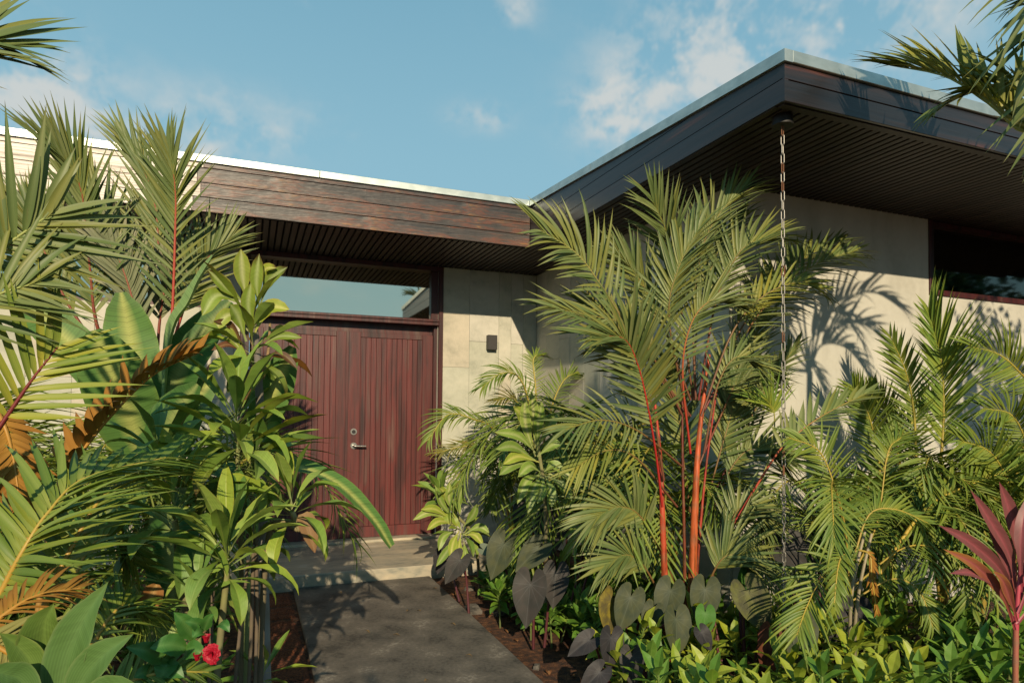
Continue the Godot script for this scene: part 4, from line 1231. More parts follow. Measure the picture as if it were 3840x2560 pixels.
func build_banana() -> void:
	var b := thing("banana_plant", "banana plant with large paddle leaves in the left bed", "banana plant", Vector3(-0.45, 0, -4.3))
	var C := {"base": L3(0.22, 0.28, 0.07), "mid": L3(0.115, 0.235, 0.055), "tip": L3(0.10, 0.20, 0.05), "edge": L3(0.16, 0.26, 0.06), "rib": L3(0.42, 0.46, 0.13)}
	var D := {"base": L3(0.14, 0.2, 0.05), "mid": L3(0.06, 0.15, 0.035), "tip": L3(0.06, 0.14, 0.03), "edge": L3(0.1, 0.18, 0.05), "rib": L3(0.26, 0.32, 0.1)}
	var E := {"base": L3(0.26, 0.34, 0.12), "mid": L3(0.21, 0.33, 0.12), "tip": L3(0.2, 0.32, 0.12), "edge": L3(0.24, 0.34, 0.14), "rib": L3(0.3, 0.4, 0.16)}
	var V := Vector3(0.1, 0.3, 1.0)
	var list := [
		[[575, 1900, -4.2, 504, 1628, -4.1, 430, 1430, -4.0, 348, 1238, -3.95], 0.34, V, C, 0.12],
		[[575, 1900, -4.4, 525, 1560, -4.45, 492, 1300, -4.5, 452, 1096, -4.5], 0.31, Vector3(-0.1, 0.3, 1), C, 0.12],
		[[560, 1900, -4.4, 400, 1460, -4.45, 210, 1240, -4.5, 25, 1085, -4.5], 0.25, V, C, 0.2],
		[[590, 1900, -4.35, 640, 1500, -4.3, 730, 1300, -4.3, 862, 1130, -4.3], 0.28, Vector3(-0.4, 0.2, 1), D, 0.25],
		[[590, 1900, -4.3, 640, 1300, -4.25, 715, 1130, -4.2, 798, 958, -4.15], 0.15, Vector3(-0.95, 0.1, 0.35), E, 0.5],
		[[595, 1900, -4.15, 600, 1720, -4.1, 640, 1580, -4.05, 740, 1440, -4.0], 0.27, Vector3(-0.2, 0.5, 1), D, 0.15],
		[[600, 1900, -4.3, 640, 1680, -4.3, 690, 1540, -4.3, 800, 1420, -4.3], 0.25, V, C, 0.2],
		[[940, 1900, -3.6, 985, 1600, -3.5, 1040, 1440, -3.45, 1098, 1300, -3.4], 0.19, Vector3(-0.3, 0.3, 1), C, 0.15],
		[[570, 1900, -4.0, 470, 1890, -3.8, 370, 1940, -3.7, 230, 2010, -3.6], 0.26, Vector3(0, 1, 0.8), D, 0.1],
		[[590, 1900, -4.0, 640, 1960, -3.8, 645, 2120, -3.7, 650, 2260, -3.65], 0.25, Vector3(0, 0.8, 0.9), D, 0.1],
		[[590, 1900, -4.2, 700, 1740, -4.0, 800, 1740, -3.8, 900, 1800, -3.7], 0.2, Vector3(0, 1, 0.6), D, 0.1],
	]
	local(b, func(h):
		for l in list:
			put("leaf", leaf_along(pts(l[0]), l[1], PADDLE, l[2], l[4], l[3], 22, 0.05), M.banana, h)
		var f := at(585, 1900, -4.3)
		put("stem", tube(spline([Vector3(f.x, 0, f.z), f], 6), 0.05, 0.035, 12, L3(0.12, 0.14, 0.06), L3(0.2, 0.26, 0.08)), M.stem, h))
	var b2 := thing("banana_plant", "young banana plant whose single long leaf droops across the door", "banana plant", Vector3(0.1, 0, -3.7))
	local(b2, func(h):
		put("leaf", leaf_along(pts([930, 2150, -3.7, 990, 1790, -3.65, 1110, 1752, -3.55, 1260, 1810, -3.45, 1390, 1935, -3.4, 1466, 2050, -3.38]), 0.115, [0.06, 0.06, 0.4, 0.85, 1.0, 1.0, 0.96, 0.9, 0.8, 0.45], Vector3(0.35, 0.9, 0.75), 0.3, C, 26, 0.07), M.banana, h)
		var f := at(930, 2150, -3.7)
		put("stem", tube(spline([Vector3(f.x, 0, f.z), f], 4), 0.025, 0.016, 9, L3(0.12, 0.14, 0.06), L3(0.2, 0.26, 0.08)), M.stem, h))

func build_cordylines() -> void:
	var bark := L3(0.27, 0.265, 0.25)
	var bark2 := L3(0.115, 0.09, 0.065)
	var UPW := Vector3(0, 1, 0.15)
	var c := thing("cordyline", "tall cordyline on a pale bare trunk with scorched yellow-green top leaves", "shrub", Vector3(0.05, 0, -3.35))
	local(c, func(h):
		trunk(h, pts([1000, 2700, -3.35, 992, 2300, -3.35, 985, 1900, -3.35, 971, 1441, -3.35, 958, 1260, -3.35, 936, 1068, -3.35]), 0.026, 0.013, bark, L3(0.13, 0.11, 0.09), "trunk", true, 40)
		trunk(h, pts([985, 1420, -3.36, 1005, 1320, -3.36, 1012, 1210, -3.36]), 0.008, 0.006, L3(0.3, 0.2, 0.1), L3(0.3, 0.2, 0.1), "twig", true)
		var Y := {"base": L3(0.52, 0.52, 0.27), "mid": L3(0.30, 0.37, 0.06), "tip": L3(0.34, 0.33, 0.06), "edge": L3(0.38, 0.30, 0.05), "rib": L3(0.52, 0.55, 0.24)}
		var B := mix(Y, {"tip": L3(0.09, 0.035, 0.015), "edge": L3(0.26, 0.12, 0.03), "tip_from": 0.72})
		var N := {"base": L3(0.4, 0.3, 0.14), "mid": L3(0.17, 0.07, 0.03), "tip": L3(0.08, 0.035, 0.02), "edge": L3(0.1, 0.045, 0.02), "rib": L3(0.28, 0.15, 0.07)}
		for l in [[927, 1141, 908, 1035, 902, 933, 0.072, Y], [971, 1149, 961, 1059, 971, 950, 0.058, B], [976, 1141, 1012, 1050, 1078, 1000, 0.06, B], [922, 1141, 849, 1080, 776, 1010, 0.066, B], [922, 1149, 816, 1106, 757, 1184, 0.07, Y], [965, 1110, 990, 1015, 1038, 1004, 0.045, B], [947, 1263, 1004, 1158, 1086, 1160, 0.072, Y], [922, 1280, 892, 1190, 862, 1140, 0.075, Y], [931, 1345, 868, 1226, 798, 1204, 0.034, N], [922, 1328, 857, 1292, 790, 1314, 0.03, N], [971, 1341, 1053, 1328, 1116, 1384, 0.034, N], [971, 1304, 1045, 1262, 1133, 1266, 0.04, Y], [935, 1360, 860, 1260, 822, 1250, 0.06, Y], [930, 1240, 860, 1180, 800, 1240, 0.06, Y], [960, 1240, 930, 1150, 940, 1060, 0.06, Y]]:
			put("leaf", leaf_along(pts([l[0], l[1], -3.34, l[2], l[3], -3.30, l[4], l[5], -3.26]), l[6] * 1.15, [0.14, 0.12, 0.35, 0.75, 1.0, 0.95, 0.7, 0.0], Vector3(rng.randf_range(-0.25, 0.25), 0.35, 1), 0.35, l[7], 14, 0.06), pick(M.strap), h)
		rosette(h, at(934, 1200, -3.36), Vector3(0.0, 1, 0.1), ["ti_scorched", "ti"], 6, 0.34, 0.065, {"lo": 0.25, "hi": 1.5, "depth": 0.1, "bend": 1.8, "phase": 0.6})
		rosette(h, at(948, 1290, -3.33), Vector3(0.1, 1, 0.2), ["ti", "ti", "ti_dead", "ti_scorched"], 15, 0.34, 0.058, {"lo": 0.6, "hi": 1.9, "depth": 0.12, "bend": 2.6, "phase": 2.0})
		rosette(h, at(1000, 2520, -3.2), Vector3(0.6, 0.6, 0.2), ["ti"], 7, 0.26, 0.032, {"lo": 0.5, "hi": 1.2, "depth": 0.1})
		for k in 3:
			var rg := []
			for i in 13:
				var a := TAU * i / 12
				rg.append(at(987, 2085 + 12 * k, -3.35) + Vector3(cos(a) * 0.036, 0.004 * sin(a * 2), sin(a) * 0.036))
			put("rope", tube(rg, 0.0045, 0.0045, 5, L3(0.3, 0.26, 0.2), L3(0.3, 0.26, 0.2)), M.stem, h))
	c = thing("cordyline", "bushy cordyline with a thick crown of broad green leaves covering the trunk beside it", "shrub", Vector3(-0.1, 0, -3.2))
	local(c, func(h):
		trunk(h, pts([900, 2700, -3.2, 905, 2300, -3.2, 900, 1950, -3.2, 885, 1600, -3.2]), 0.011, 0.010, bark2, L3(0.25, 0.26, 0.1), "trunk", true, 30)
		rosette(h, at(885, 1540, -3.2), UPW, ["ti", "ti", "ti_deep"], 23, 0.42, 0.076, {"lo": 0.2, "hi": 1.6, "depth": 0.16, "bend": 2.4})
		rosette(h, at(895, 1660, -3.15), UPW, ["ti", "ti_deep", "ti_scorched"], 23, 0.42, 0.076, {"lo": 0.7, "hi": 1.9, "depth": 0.14, "bend": 2.8, "phase": 1.0})
		rosette(h, at(960, 1700, -3.25), Vector3(0.5, 1, 0.2), ["ti", "ti_deep"], 15, 0.35, 0.067, {"lo": 0.5, "hi": 1.6, "depth": 0.12}))
	c = thing("cordyline", "cordyline with deep green leaves standing in the shade under the drooping cane fronds", "shrub", Vector3(-0.45, 0, -3.05))
	local(c, func(h):
		trunk(h, pts([690, 2700, -3.05, 700, 2350, -3.05, 670, 2100, -3.05, 655, 1950, -3.05]), 0.018, 0.012, bark2, L3(0.25, 0.26, 0.1), "trunk", true, 26)
		rosette(h, at(652, 1900, -3.05), UPW, ["ti_deep", "ti_deep", "ti"], 22, 0.44, 0.076, {"lo": 0.25, "hi": 1.7, "depth": 0.16})
		rosette(h, at(600, 1690, -3.4), UPW, ["ti_deep"], 16, 0.40, 0.071, {"lo": 0.3, "hi": 1.5, "depth": 0.15})
		put("dead_leaf", leaf_along(pts([585, 2190, -2.95, 570, 2230, -2.93, 560, 2290, -2.92, 562, 2342, -2.92]), 0.085, [0.3, 0.85, 1.0, 1.0, 0.85, 0.6, 0.2], Vector3(0.1, 0, 1), 0.35, {"base": L3(0.3, 0.16, 0.05), "mid": L3(0.27, 0.12, 0.035), "tip": L3(0.2, 0.09, 0.03), "edge": L3(0.2, 0.1, 0.04), "rib": L3(0.4, 0.25, 0.09)}, 12, 0.05), M.dry, h))
	c = thing("cordyline", "young cordyline with fresh upright leaves in front of the bundled stems", "shrub", Vector3(-0.2, 0, -2.9))
	local(c, func(h):
		trunk(h, pts([800, 2750, -2.9, 820, 2450, -2.9, 845, 2200, -2.9, 850, 2110, -2.9]), 0.015, 0.011, bark2, L3(0.28, 0.3, 0.1), "trunk", true, 26)
		rosette(h, at(852, 2060, -2.9), UPW, ["ti", "ti_deep", "ti"], 23, 0.40, 0.071, {"lo": 0.15, "hi": 1.65, "depth": 0.14})
		trunk(h, pts([740, 2700, -2.9, 745, 2450, -2.9, 740, 2260, -2.9]), 0.012, 0.009, bark2, L3(0.28, 0.3, 0.1), "trunk", true, 20)
		rosette(h, at(738, 2215, -2.88), UPW, ["ti_deep", "ti"], 15, 0.26, 0.045, {"lo": 0.2, "hi": 1.4, "depth": 0.09})
		for s in [[775, 2700, 790, 2400, 800, 2150], [870, 2700, 895, 2400, 930, 2100], [925, 2700, 940, 2400, 950, 2050], [950, 2700, 962, 2350, 960, 2000]]:
			trunk(h, pts([s[0], s[1], -3.1, s[2], s[3], -3.1, s[4], s[5], -3.1]), 0.0085, 0.0075, bark2, L3(0.14, 0.11, 0.08), "trunk", true, 24))
	c = thing("cordyline", "cordyline leaning out over the step with a brown dead leaf hanging from it", "shrub", Vector3(0.1, 0, -3.15))
	local(c, func(h):
		trunk(h, pts([970, 2700, -3.2, 985, 2250, -3.2, 1010, 2000, -3.15, 1060, 1955, -3.1, 1120, 1985, -3.05, 1095, 1920, -3.05]), 0.014, 0.012, bark2, L3(0.3, 0.26, 0.12), "trunk", true, 40)
		rosette(h, at(1092, 1880, -3.05), Vector3(-0.05, 1, 0.2), ["ti", "ti", "ti_deep"], 17, 0.37, 0.067, {"lo": 0.2, "hi": 1.75, "depth": 0.12})
		put("dead_leaf", leaf_along(pts([1135, 1925, -3.05, 1150, 1960, -3.03, 1165, 2010, -3.02, 1180, 2072, -3.02]), 0.085, [0.5, 0.9, 1.0, 0.95, 0.8, 0.5, 0.05], Vector3(0.1, 0, 1), 0.3, {"base": L3(0.3, 0.2, 0.1), "mid": L3(0.27, 0.16, 0.075), "tip": L3(0.2, 0.1, 0.05), "edge": L3(0.22, 0.13, 0.06), "rib": L3(0.3, 0.19, 0.1)}, 12, 0.05), M.dry, h))
	# broad strap leaves right in front, lower left
	c = thing("strap_leaf_plant", "plant with broad upright pale green leaves at the lower left, close in front", "shrub", at(225, 2640, -1.75) * Vector3(1, 0, 1))
	local(c, func(h):
		var K := {"base": L3(0.2, 0.28, 0.09), "mid": L3(0.13, 0.225, 0.07), "tip": L3(0.16, 0.22, 0.06), "edge": L3(0.24, 0.3, 0.12), "rib": L3(0.16, 0.26, 0.09)}
		for l in [[[225, 2900, -1.75, 235, 2560, -1.75, 300, 2350, -1.74, 405, 2180, -1.73], 0.10, -0.2], [[205, 2900, -1.78, 165, 2500, -1.78, 160, 2350, -1.76, 200, 2262, -1.74], 0.11, 0.3], [[250, 2900, -1.72, 300, 2590, -1.72, 385, 2460, -1.7, 500, 2376, -1.68], 0.085, -0.4], [[190, 2900, -1.75, 130, 2540, -1.75, 70, 2430, -1.74, -5, 2372, -1.72], 0.065, 0.2], [[200, 2900, -1.7, 100, 2590, -1.7, 20, 2530, -1.68, -60, 2510, -1.66], 0.07, 0.2], [[225, 2900, -1.8, 215, 2500, -1.8, 240, 2380, -1.79, 268, 2290, -1.78], 0.09, 0.1], [[260, 2900, -1.68, 350, 2640, -1.66, 430, 2580, -1.64, 520, 2570, -1.62], 0.07, -0.2]]:
			put("leaf", leaf_along(pts(l[0]), l[1], [0.35, 0.4, 0.6, 0.9, 1.0, 0.95, 0.7, 0.35, 0.0], Vector3(l[2], 0.45, 1), 0.4, K, 18, 0.06), pick(M.strap), h)
		var f := at(225, 2900, -1.75)
		put("stem", tube([Vector3(f.x, 0, f.z), f + Vector3(0, 0.03, 0)], 0.02, 0.016, 8, bark2, bark2), M.stem, h))
	# variegated ones by the wing
	c = thing("variegated_cordyline", "upright cordyline with cream-edged leaves in front of the stone wall", "shrub", at(2040, 2150, -4.2) * Vector3(1, 0, 1))
	local(c, func(h):
		trunk(h, [at(2050, 2150, -4.2) * Vector3(1, 0, 1)] + pts([2045, 1900, -4.2, 2025, 1720, -4.2, 2004, 1600, -4.2]), 0.014, 0.012, bark2, L3(0.3, 0.32, 0.12), "trunk", true, 26)
		var Q := {"base": L3(0.5, 0.52, 0.25), "mid": L3(0.30, 0.40, 0.085), "tip": L3(0.36, 0.40, 0.10), "edge": L3(0.52, 0.52, 0.2), "rib": L3(0.5, 0.53, 0.22)}
		for l in [[2008, 1682, 2001, 1564, 1993, 1468], [2008, 1682, 1957, 1564, 1924, 1523], [2008, 1697, 1942, 1635, 1853, 1620], [2015, 1682, 2060, 1593, 2092, 1546], [2008, 1726, 1927, 1676, 1858, 1685], [2015, 1711, 2067, 1670, 2107, 1664], [2001, 1741, 1927, 1741, 1871, 1782], [2015, 1697, 2018, 1586, 2033, 1505], [2008, 1711, 1971, 1593, 1968, 1490], [2023, 1733, 1942, 1711, 1886, 1741], [2030, 1778, 1971, 1807, 1939, 1891], [2033, 1782, 1998, 1836, 1979, 1928], [2045, 1785, 2063, 1836, 2068, 1906], [2052, 1785, 2107, 1822, 2145, 1879], [2057, 1778, 2133, 1782, 2195, 1826], [2038, 1770, 2077, 1744, 2113, 1779], [2027, 1770, 1986, 1748, 1942, 1788], [2039, 1779, 2030, 1836, 2015, 1888]]:
			put("leaf", leaf_along(pts([l[0], l[1], -4.2, l[2], l[3], -4.2 + 0.06, l[4], l[5], -4.2 + 0.1]), 0.082, [0.14, 0.14, 0.45, 0.85, 1.0, 0.92, 0.6, 0.0], Vector3(rng.randf_range(-0.3, 0.2), 0.4, 1), 0.35, Q, 14, 0.05), pick(M.strap), h))
	c = thing("variegated_cordyline", "cream-striped cordyline bending out over the corner of the step", "shrub", at(1790, 2150, -5.6) * Vector3(1, 0, 1))
	local(c, func(h):
		trunk(h, [at(1800, 2150, -5.6) * Vector3(1, 0, 1)] + pts([1780, 2020, -5.6, 1720, 1940, -5.6, 1660, 1870, -5.6]), 0.014, 0.012, bark2, L3(0.3, 0.32, 0.12), "trunk", true, 22)
		var Q := {"base": L3(0.5, 0.52, 0.25), "mid": L3(0.30, 0.40, 0.085), "tip": L3(0.36, 0.40, 0.10), "edge": L3(0.52, 0.52, 0.2), "rib": L3(0.5, 0.53, 0.22)}
		for l in [[1706, 1947, 1655, 1888, 1630, 1817], [1714, 1932, 1684, 1873, 1686, 1807], [1721, 1932, 1721, 1873, 1736, 1817], [1699, 1954, 1633, 1910, 1577, 1910], [1699, 1962, 1618, 1920, 1547, 1950], [1706, 1969, 1647, 1954, 1600, 1988], [1714, 1984, 1662, 2013, 1644, 2065], [1721, 1991, 1699, 2035, 1689, 2094], [1743, 2006, 1780, 2006, 1812, 2043], [1736, 1976, 1772, 1932, 1789, 1888], [1721, 2006, 1677, 2065, 1635, 2124], [1728, 1998, 1721, 2065, 1733, 2124], [1709, 1944, 1665, 1851, 1647, 1829], [1736, 2006, 1795, 1976, 1836, 1998]]:
			put("leaf", leaf_along(pts([l[0], l[1], -5.5, l[2], l[3], -5.5 + 0.06, l[4], l[5], -5.5 + 0.1]), 0.075, [0.14, 0.14, 0.45, 0.85, 1.0, 0.92, 0.6, 0.0], Vector3(rng.randf_range(-0.3, 0.2), 0.4, 1), 0.35, Q, 14, 0.05), pick(M.strap), h)
		rosette(h, at(1655, 1850, -5.58), Vector3(-0.4, 1, 0.2), ["cream", "ti"], 20, 0.32, 0.075, {"lo": 0.15, "hi": 1.7, "depth": 0.18})
		rosette(h, at(1735, 1990, -5.55), Vector3(-0.2, 1, 0.3), ["cream", "ti"], 16, 0.3, 0.07, {"lo": 0.7, "hi": 2.0, "depth": 0.12}))
	# red one at the right edge
	c = thing("red_cordyline", "burgundy-leaved cordyline with a pink stem at the right edge", "shrub", at(3810, 2560, -1.95) * Vector3(1, 0, 1))
	local(c, func(h):
		var f := at(3808, 2650, -1.95)
		put("stem", tube(spline([Vector3(f.x, 0, f.z)] + pts([3809, 2560, -1.95, 3811, 2360, -1.95]), 16), 0.013, 0.012, 9, L3(0.28, 0.12, 0.06), L3(0.34, 0.1, 0.07), [1.0, 1.0, 1.12]), M.stem, h)
		put("stem", tube(spline(pts([3811, 2360, -1.95, 3818, 2240, -1.95, 3832, 2100, -1.95]), 8), 0.012, 0.007, 9, L3(0.42, 0.05, 0.08), L3(0.42, 0.06, 0.09)), M.stem, h)
		var K := {"base": L3(0.46, 0.06, 0.10), "mid": L3(0.22, 0.075, 0.075), "tip": L3(0.16, 0.05, 0.05), "edge": L3(0.24, 0.07, 0.07), "rib": L3(0.32, 0.09, 0.10)}
		var Y := {"base": L3(0.46, 0.06, 0.10), "mid": L3(0.30, 0.09, 0.06), "tip": L3(0.36, 0.16, 0.04), "edge": L3(0.42, 0.28, 0.05), "rib": L3(0.36, 0.1, 0.09), "tip_from": 0.5}
		for l in [[[3815, 2330, -1.95, 3770, 2160, -1.93, 3650, 2040, -1.9, 3520, 1968, -1.88], 0.060, -0.3, K], [[3808, 2360, -1.93, 3760, 2230, -1.9, 3660, 2120, -1.87, 3538, 2058, -1.85], 0.052, -0.3, Y], [[3822, 2280, -1.97, 3790, 2090, -1.97, 3720, 1960, -1.97, 3640, 1835, -1.97], 0.062, 0.4, K], [[3828, 2240, -2.0, 3822, 2050, -2.0, 3790, 1920, -2.0, 3748, 1805, -2.0], 0.072, 0.5, K], [[3832, 2200, -1.94, 3830, 2080, -1.93, 3838, 1960, -1.93, 3862, 1850, -1.94], 0.064, 0.2, K], [[3820, 2300, -1.9, 3880, 2160, -1.88, 3960, 2080, -1.87, 4060, 2020, -1.86], 0.062, 0.2, K], [[3815, 2340, -1.9, 3900, 2240, -1.87, 3980, 2200, -1.85, 4080, 2200, -1.84], 0.062, 0.2, K], [[3818, 2330, -1.88, 3795, 2260, -1.86, 3765, 2180, -1.85, 3725, 2140, -1.84], 0.041, 0.0, Y], [[3830, 2230, -2.02, 3870, 2060, -2.04, 3930, 1940, -2.05, 4000, 1860, -2.05], 0.067, 0.2, K], [[3812, 2330, -2.0, 3800, 2200, -2.02, 3790, 2100, -2.03, 3800, 2000, -2.03], 0.052, 0.3, Y], [[3820, 2290, -1.98, 3775, 2120, -1.99, 3735, 2010, -2.0, 3705, 1900, -2.0], 0.047, 0.3, K], [[3812, 2340, -1.92, 3740, 2200, -1.9, 3650, 2150, -1.88, 3560, 2150, -1.86], 0.043, 0.1, K], [[3830, 2220, -1.96, 3850, 2060, -1.96, 3870, 1950, -1.96, 3900, 1840, -1.96], 0.051, 0.2, K]]:
			put("leaf", leaf_along(pts(l[0]), l[1], [0.22, 0.18, 0.3, 0.65, 0.95, 1.0, 0.85, 0.5, 0.0], Vector3(-0.85 + l[2] * 0.6, 0.4, 0.55), 0.3, l[3], 18, 0.05), M.strap[0], h))

func build_hibiscus() -> void:
	var c := thing("hibiscus", "hibiscus twig with toothed green leaves and a red double flower in the left foreground", "shrub", at(480, 2640, -2.15) * Vector3(1, 0, 1))
	local(c, func(h):
		var f := at(470, 2650, -2.15)
		put("stem", tube(spline([Vector3(f.x, 0, f.z), f] + pts([600, 2510, -2.15, 700, 2430, -2.13, 770, 2365, -2.1]), 16), 0.006, 0.003, 6, L3(0.14, 0.09, 0.05), L3(0.14, 0.1, 0.05)), M.stem, h)
		var K := {"base": L3(0.1, 0.2, 0.04), "mid": L3(0.075, 0.2, 0.045), "tip": L3(0.08, 0.2, 0.05), "edge": L3(0.09, 0.22, 0.05), "rib": L3(0.14, 0.28, 0.08)}
		for l in [[735, 2400, 650, 2295, 0.06], [770, 2368, 690, 2330, 0.04], [700, 2430, 560, 2430, 0.07], [640, 2480, 470, 2425, 0.06], [640, 2480, 600, 2560, 0.07], [690, 2440, 770, 2460, 0.06], [760, 2370, 800, 2300, 0.035], [580, 2530, 500, 2540, 0.05], [600, 2510, 690, 2540, 0.06], [770, 2370, 720, 2390, 0.05], [820, 2340, 860, 2370, 0.035]]:
			var a := at(l[0], l[1], -2.13)
			var b := at(l[2], l[3], -2.08)
			put("leaf", leaf_along([a, a.lerp(b, 0.5) + Vector3(0, 0.012, 0.01), b], l[4], [0.1, 0.7, 1.0, 0.9, 0.7, 0.4, 0.0], Vector3(rng.randf_range(-0.3, 0.3), 0.6, 1), 0.3, K, 10, 0.12), M.strap[1], h)
		# ruffled petals
		var P := {"base": L3(0.30, 0.005, 0.02), "mid": L3(0.36, 0.004, 0.02), "tip": L3(0.42, 0.010, 0.035), "edge": L3(0.46, 0.02, 0.045), "rib": L3(0.38, 0.006, 0.025)}
		var m := at(800, 2445, -2.06)
		for i in 26:
			var a := i * 2.39996
			var r := 0.006 + 0.020 * sqrt(i / 26.0)
			var e := m + cam_basis.x * cos(a) * r * 1.05 + cam_basis.y * sin(a) * r * 1.25 + cam_basis.z * (0.026 - r * 0.6)
			put("petal", leaf_along([m, m.lerp(e, 0.55) + cam_basis.z * 0.006, e], 0.021, [0.3, 0.7, 1.0, 1.0, 0.8], (cam_basis.z + Vector3(cos(a), sin(a), 0) * -0.5), 0.25, P, 7, 0.25), M.petal, h)
		for q in [[772, 2410], [738, 2478]]:
			var bud := at(q[0], q[1], -2.08)
			for i in 5:
				var a := i * 1.26
				put("petal", leaf_along([bud, bud + Vector3(cos(a) * 0.006, 0.012, sin(a) * 0.006), bud + Vector3(cos(a) * 0.012, 0.022, sin(a) * 0.012)], 0.018, [0.5, 1.0, 0.8], Vector3(-cos(a), 0.2, -sin(a)), 0.3, P, 5, 0.1), M.petal, h))

func build_taros() -> void:
	G.taro = taro_blade()
	var lin := func(r, g, b): return Color(r, g, b).linear_to_srgb()
	var mk := func(body, vein, patch, rough):
		var m := leaf_material(taro_texture(lin.call(body[0], body[1], body[2]), lin.call(vein[0], vein[1], vein[2]), lin.call(patch[0], patch[1], patch[2])), c8(205, 205, 205), rough + 0.1, 0.25, 0.3)
		return m
	var p = mk.call([0.06, 0.06, 0.056], [0.15, 0.15, 0.15], [0.085, 0.075, 0.068], 0.45)
	var g = mk.call([0.075, 0.095, 0.055], [0.16, 0.19, 0.12], [0.12, 0.13, 0.06], 0.45)
	var d = mk.call([0.04, 0.04, 0.044], [0.11, 0.11, 0.12], [0.055, 0.05, 0.052], 0.4)
	var y = mk.call([0.30, 0.24, 0.03], [0.10, 0.07, 0.03], [0.10, 0.085, 0.035], 0.5)
	var yg = mk.call([0.17, 0.18, 0.05], [0.20, 0.20, 0.10], [0.085, 0.085, 0.05], 0.5)
	var li = mk.call([0.09, 0.25, 0.04], [0.15, 0.32, 0.08], [0.11, 0.27, 0.05], 0.42)
	var rb = mk.call([0.13, 0.045, 0.03], [0.2, 0.08, 0.05], [0.20, 0.065, 0.03], 0.6)
	var pl = mk.call([0.20, 0.25, 0.18], [0.25, 0.3, 0.2], [0.22, 0.27, 0.19], 0.6)
	var plants := [
		["large taro with slate-grey heart leaves below the variegated cordyline", [2100, 2200, -4.7], [[1965, 1900, -4.7, 120, 112, p], [2075, 1950, -4.4, 200, 102, p], [2150, 1850, -4.8, 165, 62, g], [2245, 1860, -4.6, 205, 85, g], [2020, 2055, -4.2, 160, 138, g], [1890, 2040, -4.6, 185, 112, g], [1815, 2060, -5.0, 80, 20, pl], [2060, 1930, -4.5, 120, 70, li]]],
		["dark taro leaf leaning over the end of the step", [1800, 2230, -4.9], [[1725, 2100, -4.9, 140, 125, p], [1655, 2080, -5.6, 100, 100, d]]],
		["taro with big purple-brown leaves beside the path soil", [2030, 2330, -4.1], [[1990, 2190, -3.9, 210, 98, p], [2085, 2150, -3.9, 165, 96, p], [2235, 2070, -4.2, 120, 72, g], [2290, 2010, -4.3, 120, 100, d]]],
		["taro with one yellow blotched leaf in front of the red-stemmed palm", [2360, 2400, -3.3], [[2300, 2250, -3.4, 165, 100, y], [2365, 2240, -3.3, 165, 112, g], [2515, 2215, -3.3, 165, 108, g], [2210, 2400, -3.2, 125, 150, d], [2292, 2390, -3.1, 150, 94, d], [2370, 2460, -3.0, 140, 90, p], [2250, 2520, -3.0, 135, 140, d], [2450, 2290, -3.3, 120, 110, g], [2535, 2320, -3.1, 170, 88, g], [2420, 2270, -3.4, 90, 100, y]]],
		["taro with an olive leaf and a rusty dead leaf below the rain chain", [2830, 2480, -2.95], [[2805, 2220, -3.0, 190, 65, yg], [2795, 2190, -3.2, 110, 268, li], [2890, 2390, -2.8, 170, 100, rb], [2990, 2350, -2.8, 200, 108, g], [2645, 2210, -3.2, 165, 100, g], [2645, 2300, -3.1, 110, 95, li], [2630, 2370, -3.0, 90, 60, d]]],
		["taro with shadowed leaves among the cane palm stalks", [3120, 2300, -3.1], [[3085, 2005, -3.3, 120, 100, g], [2940, 2050, -3.3, 205, 18, p], [3205, 2290, -3.0, 160, 100, d], [3225, 1990, -3.4, 100, 118, li], [3130, 2330, -3.0, 140, 80, d]]],
	]
	for q in plants:
		var foot := at(q[1][0], q[1][1], q[1][2])
		foot.y = 0.0
		var h := thing("taro", q[0], "plant", foot, "taro plants of the right bed")
		local(h, func(n):
			for l in q[2]:
				var where := at(l[0], l[1], l[2])
				var m := where.distance_to(at(l[0] + 100, l[1], l[2])) / 100.0   # metres in a pixel there
				taro(n, Vector3(lerpf(foot.x, where.x, 0.45), 0, lerpf(foot.z, where.z, 0.45) - 0.05), l[0], l[1], l[2], l[3] * m / 1.45, l[4], l[5], 0.4))

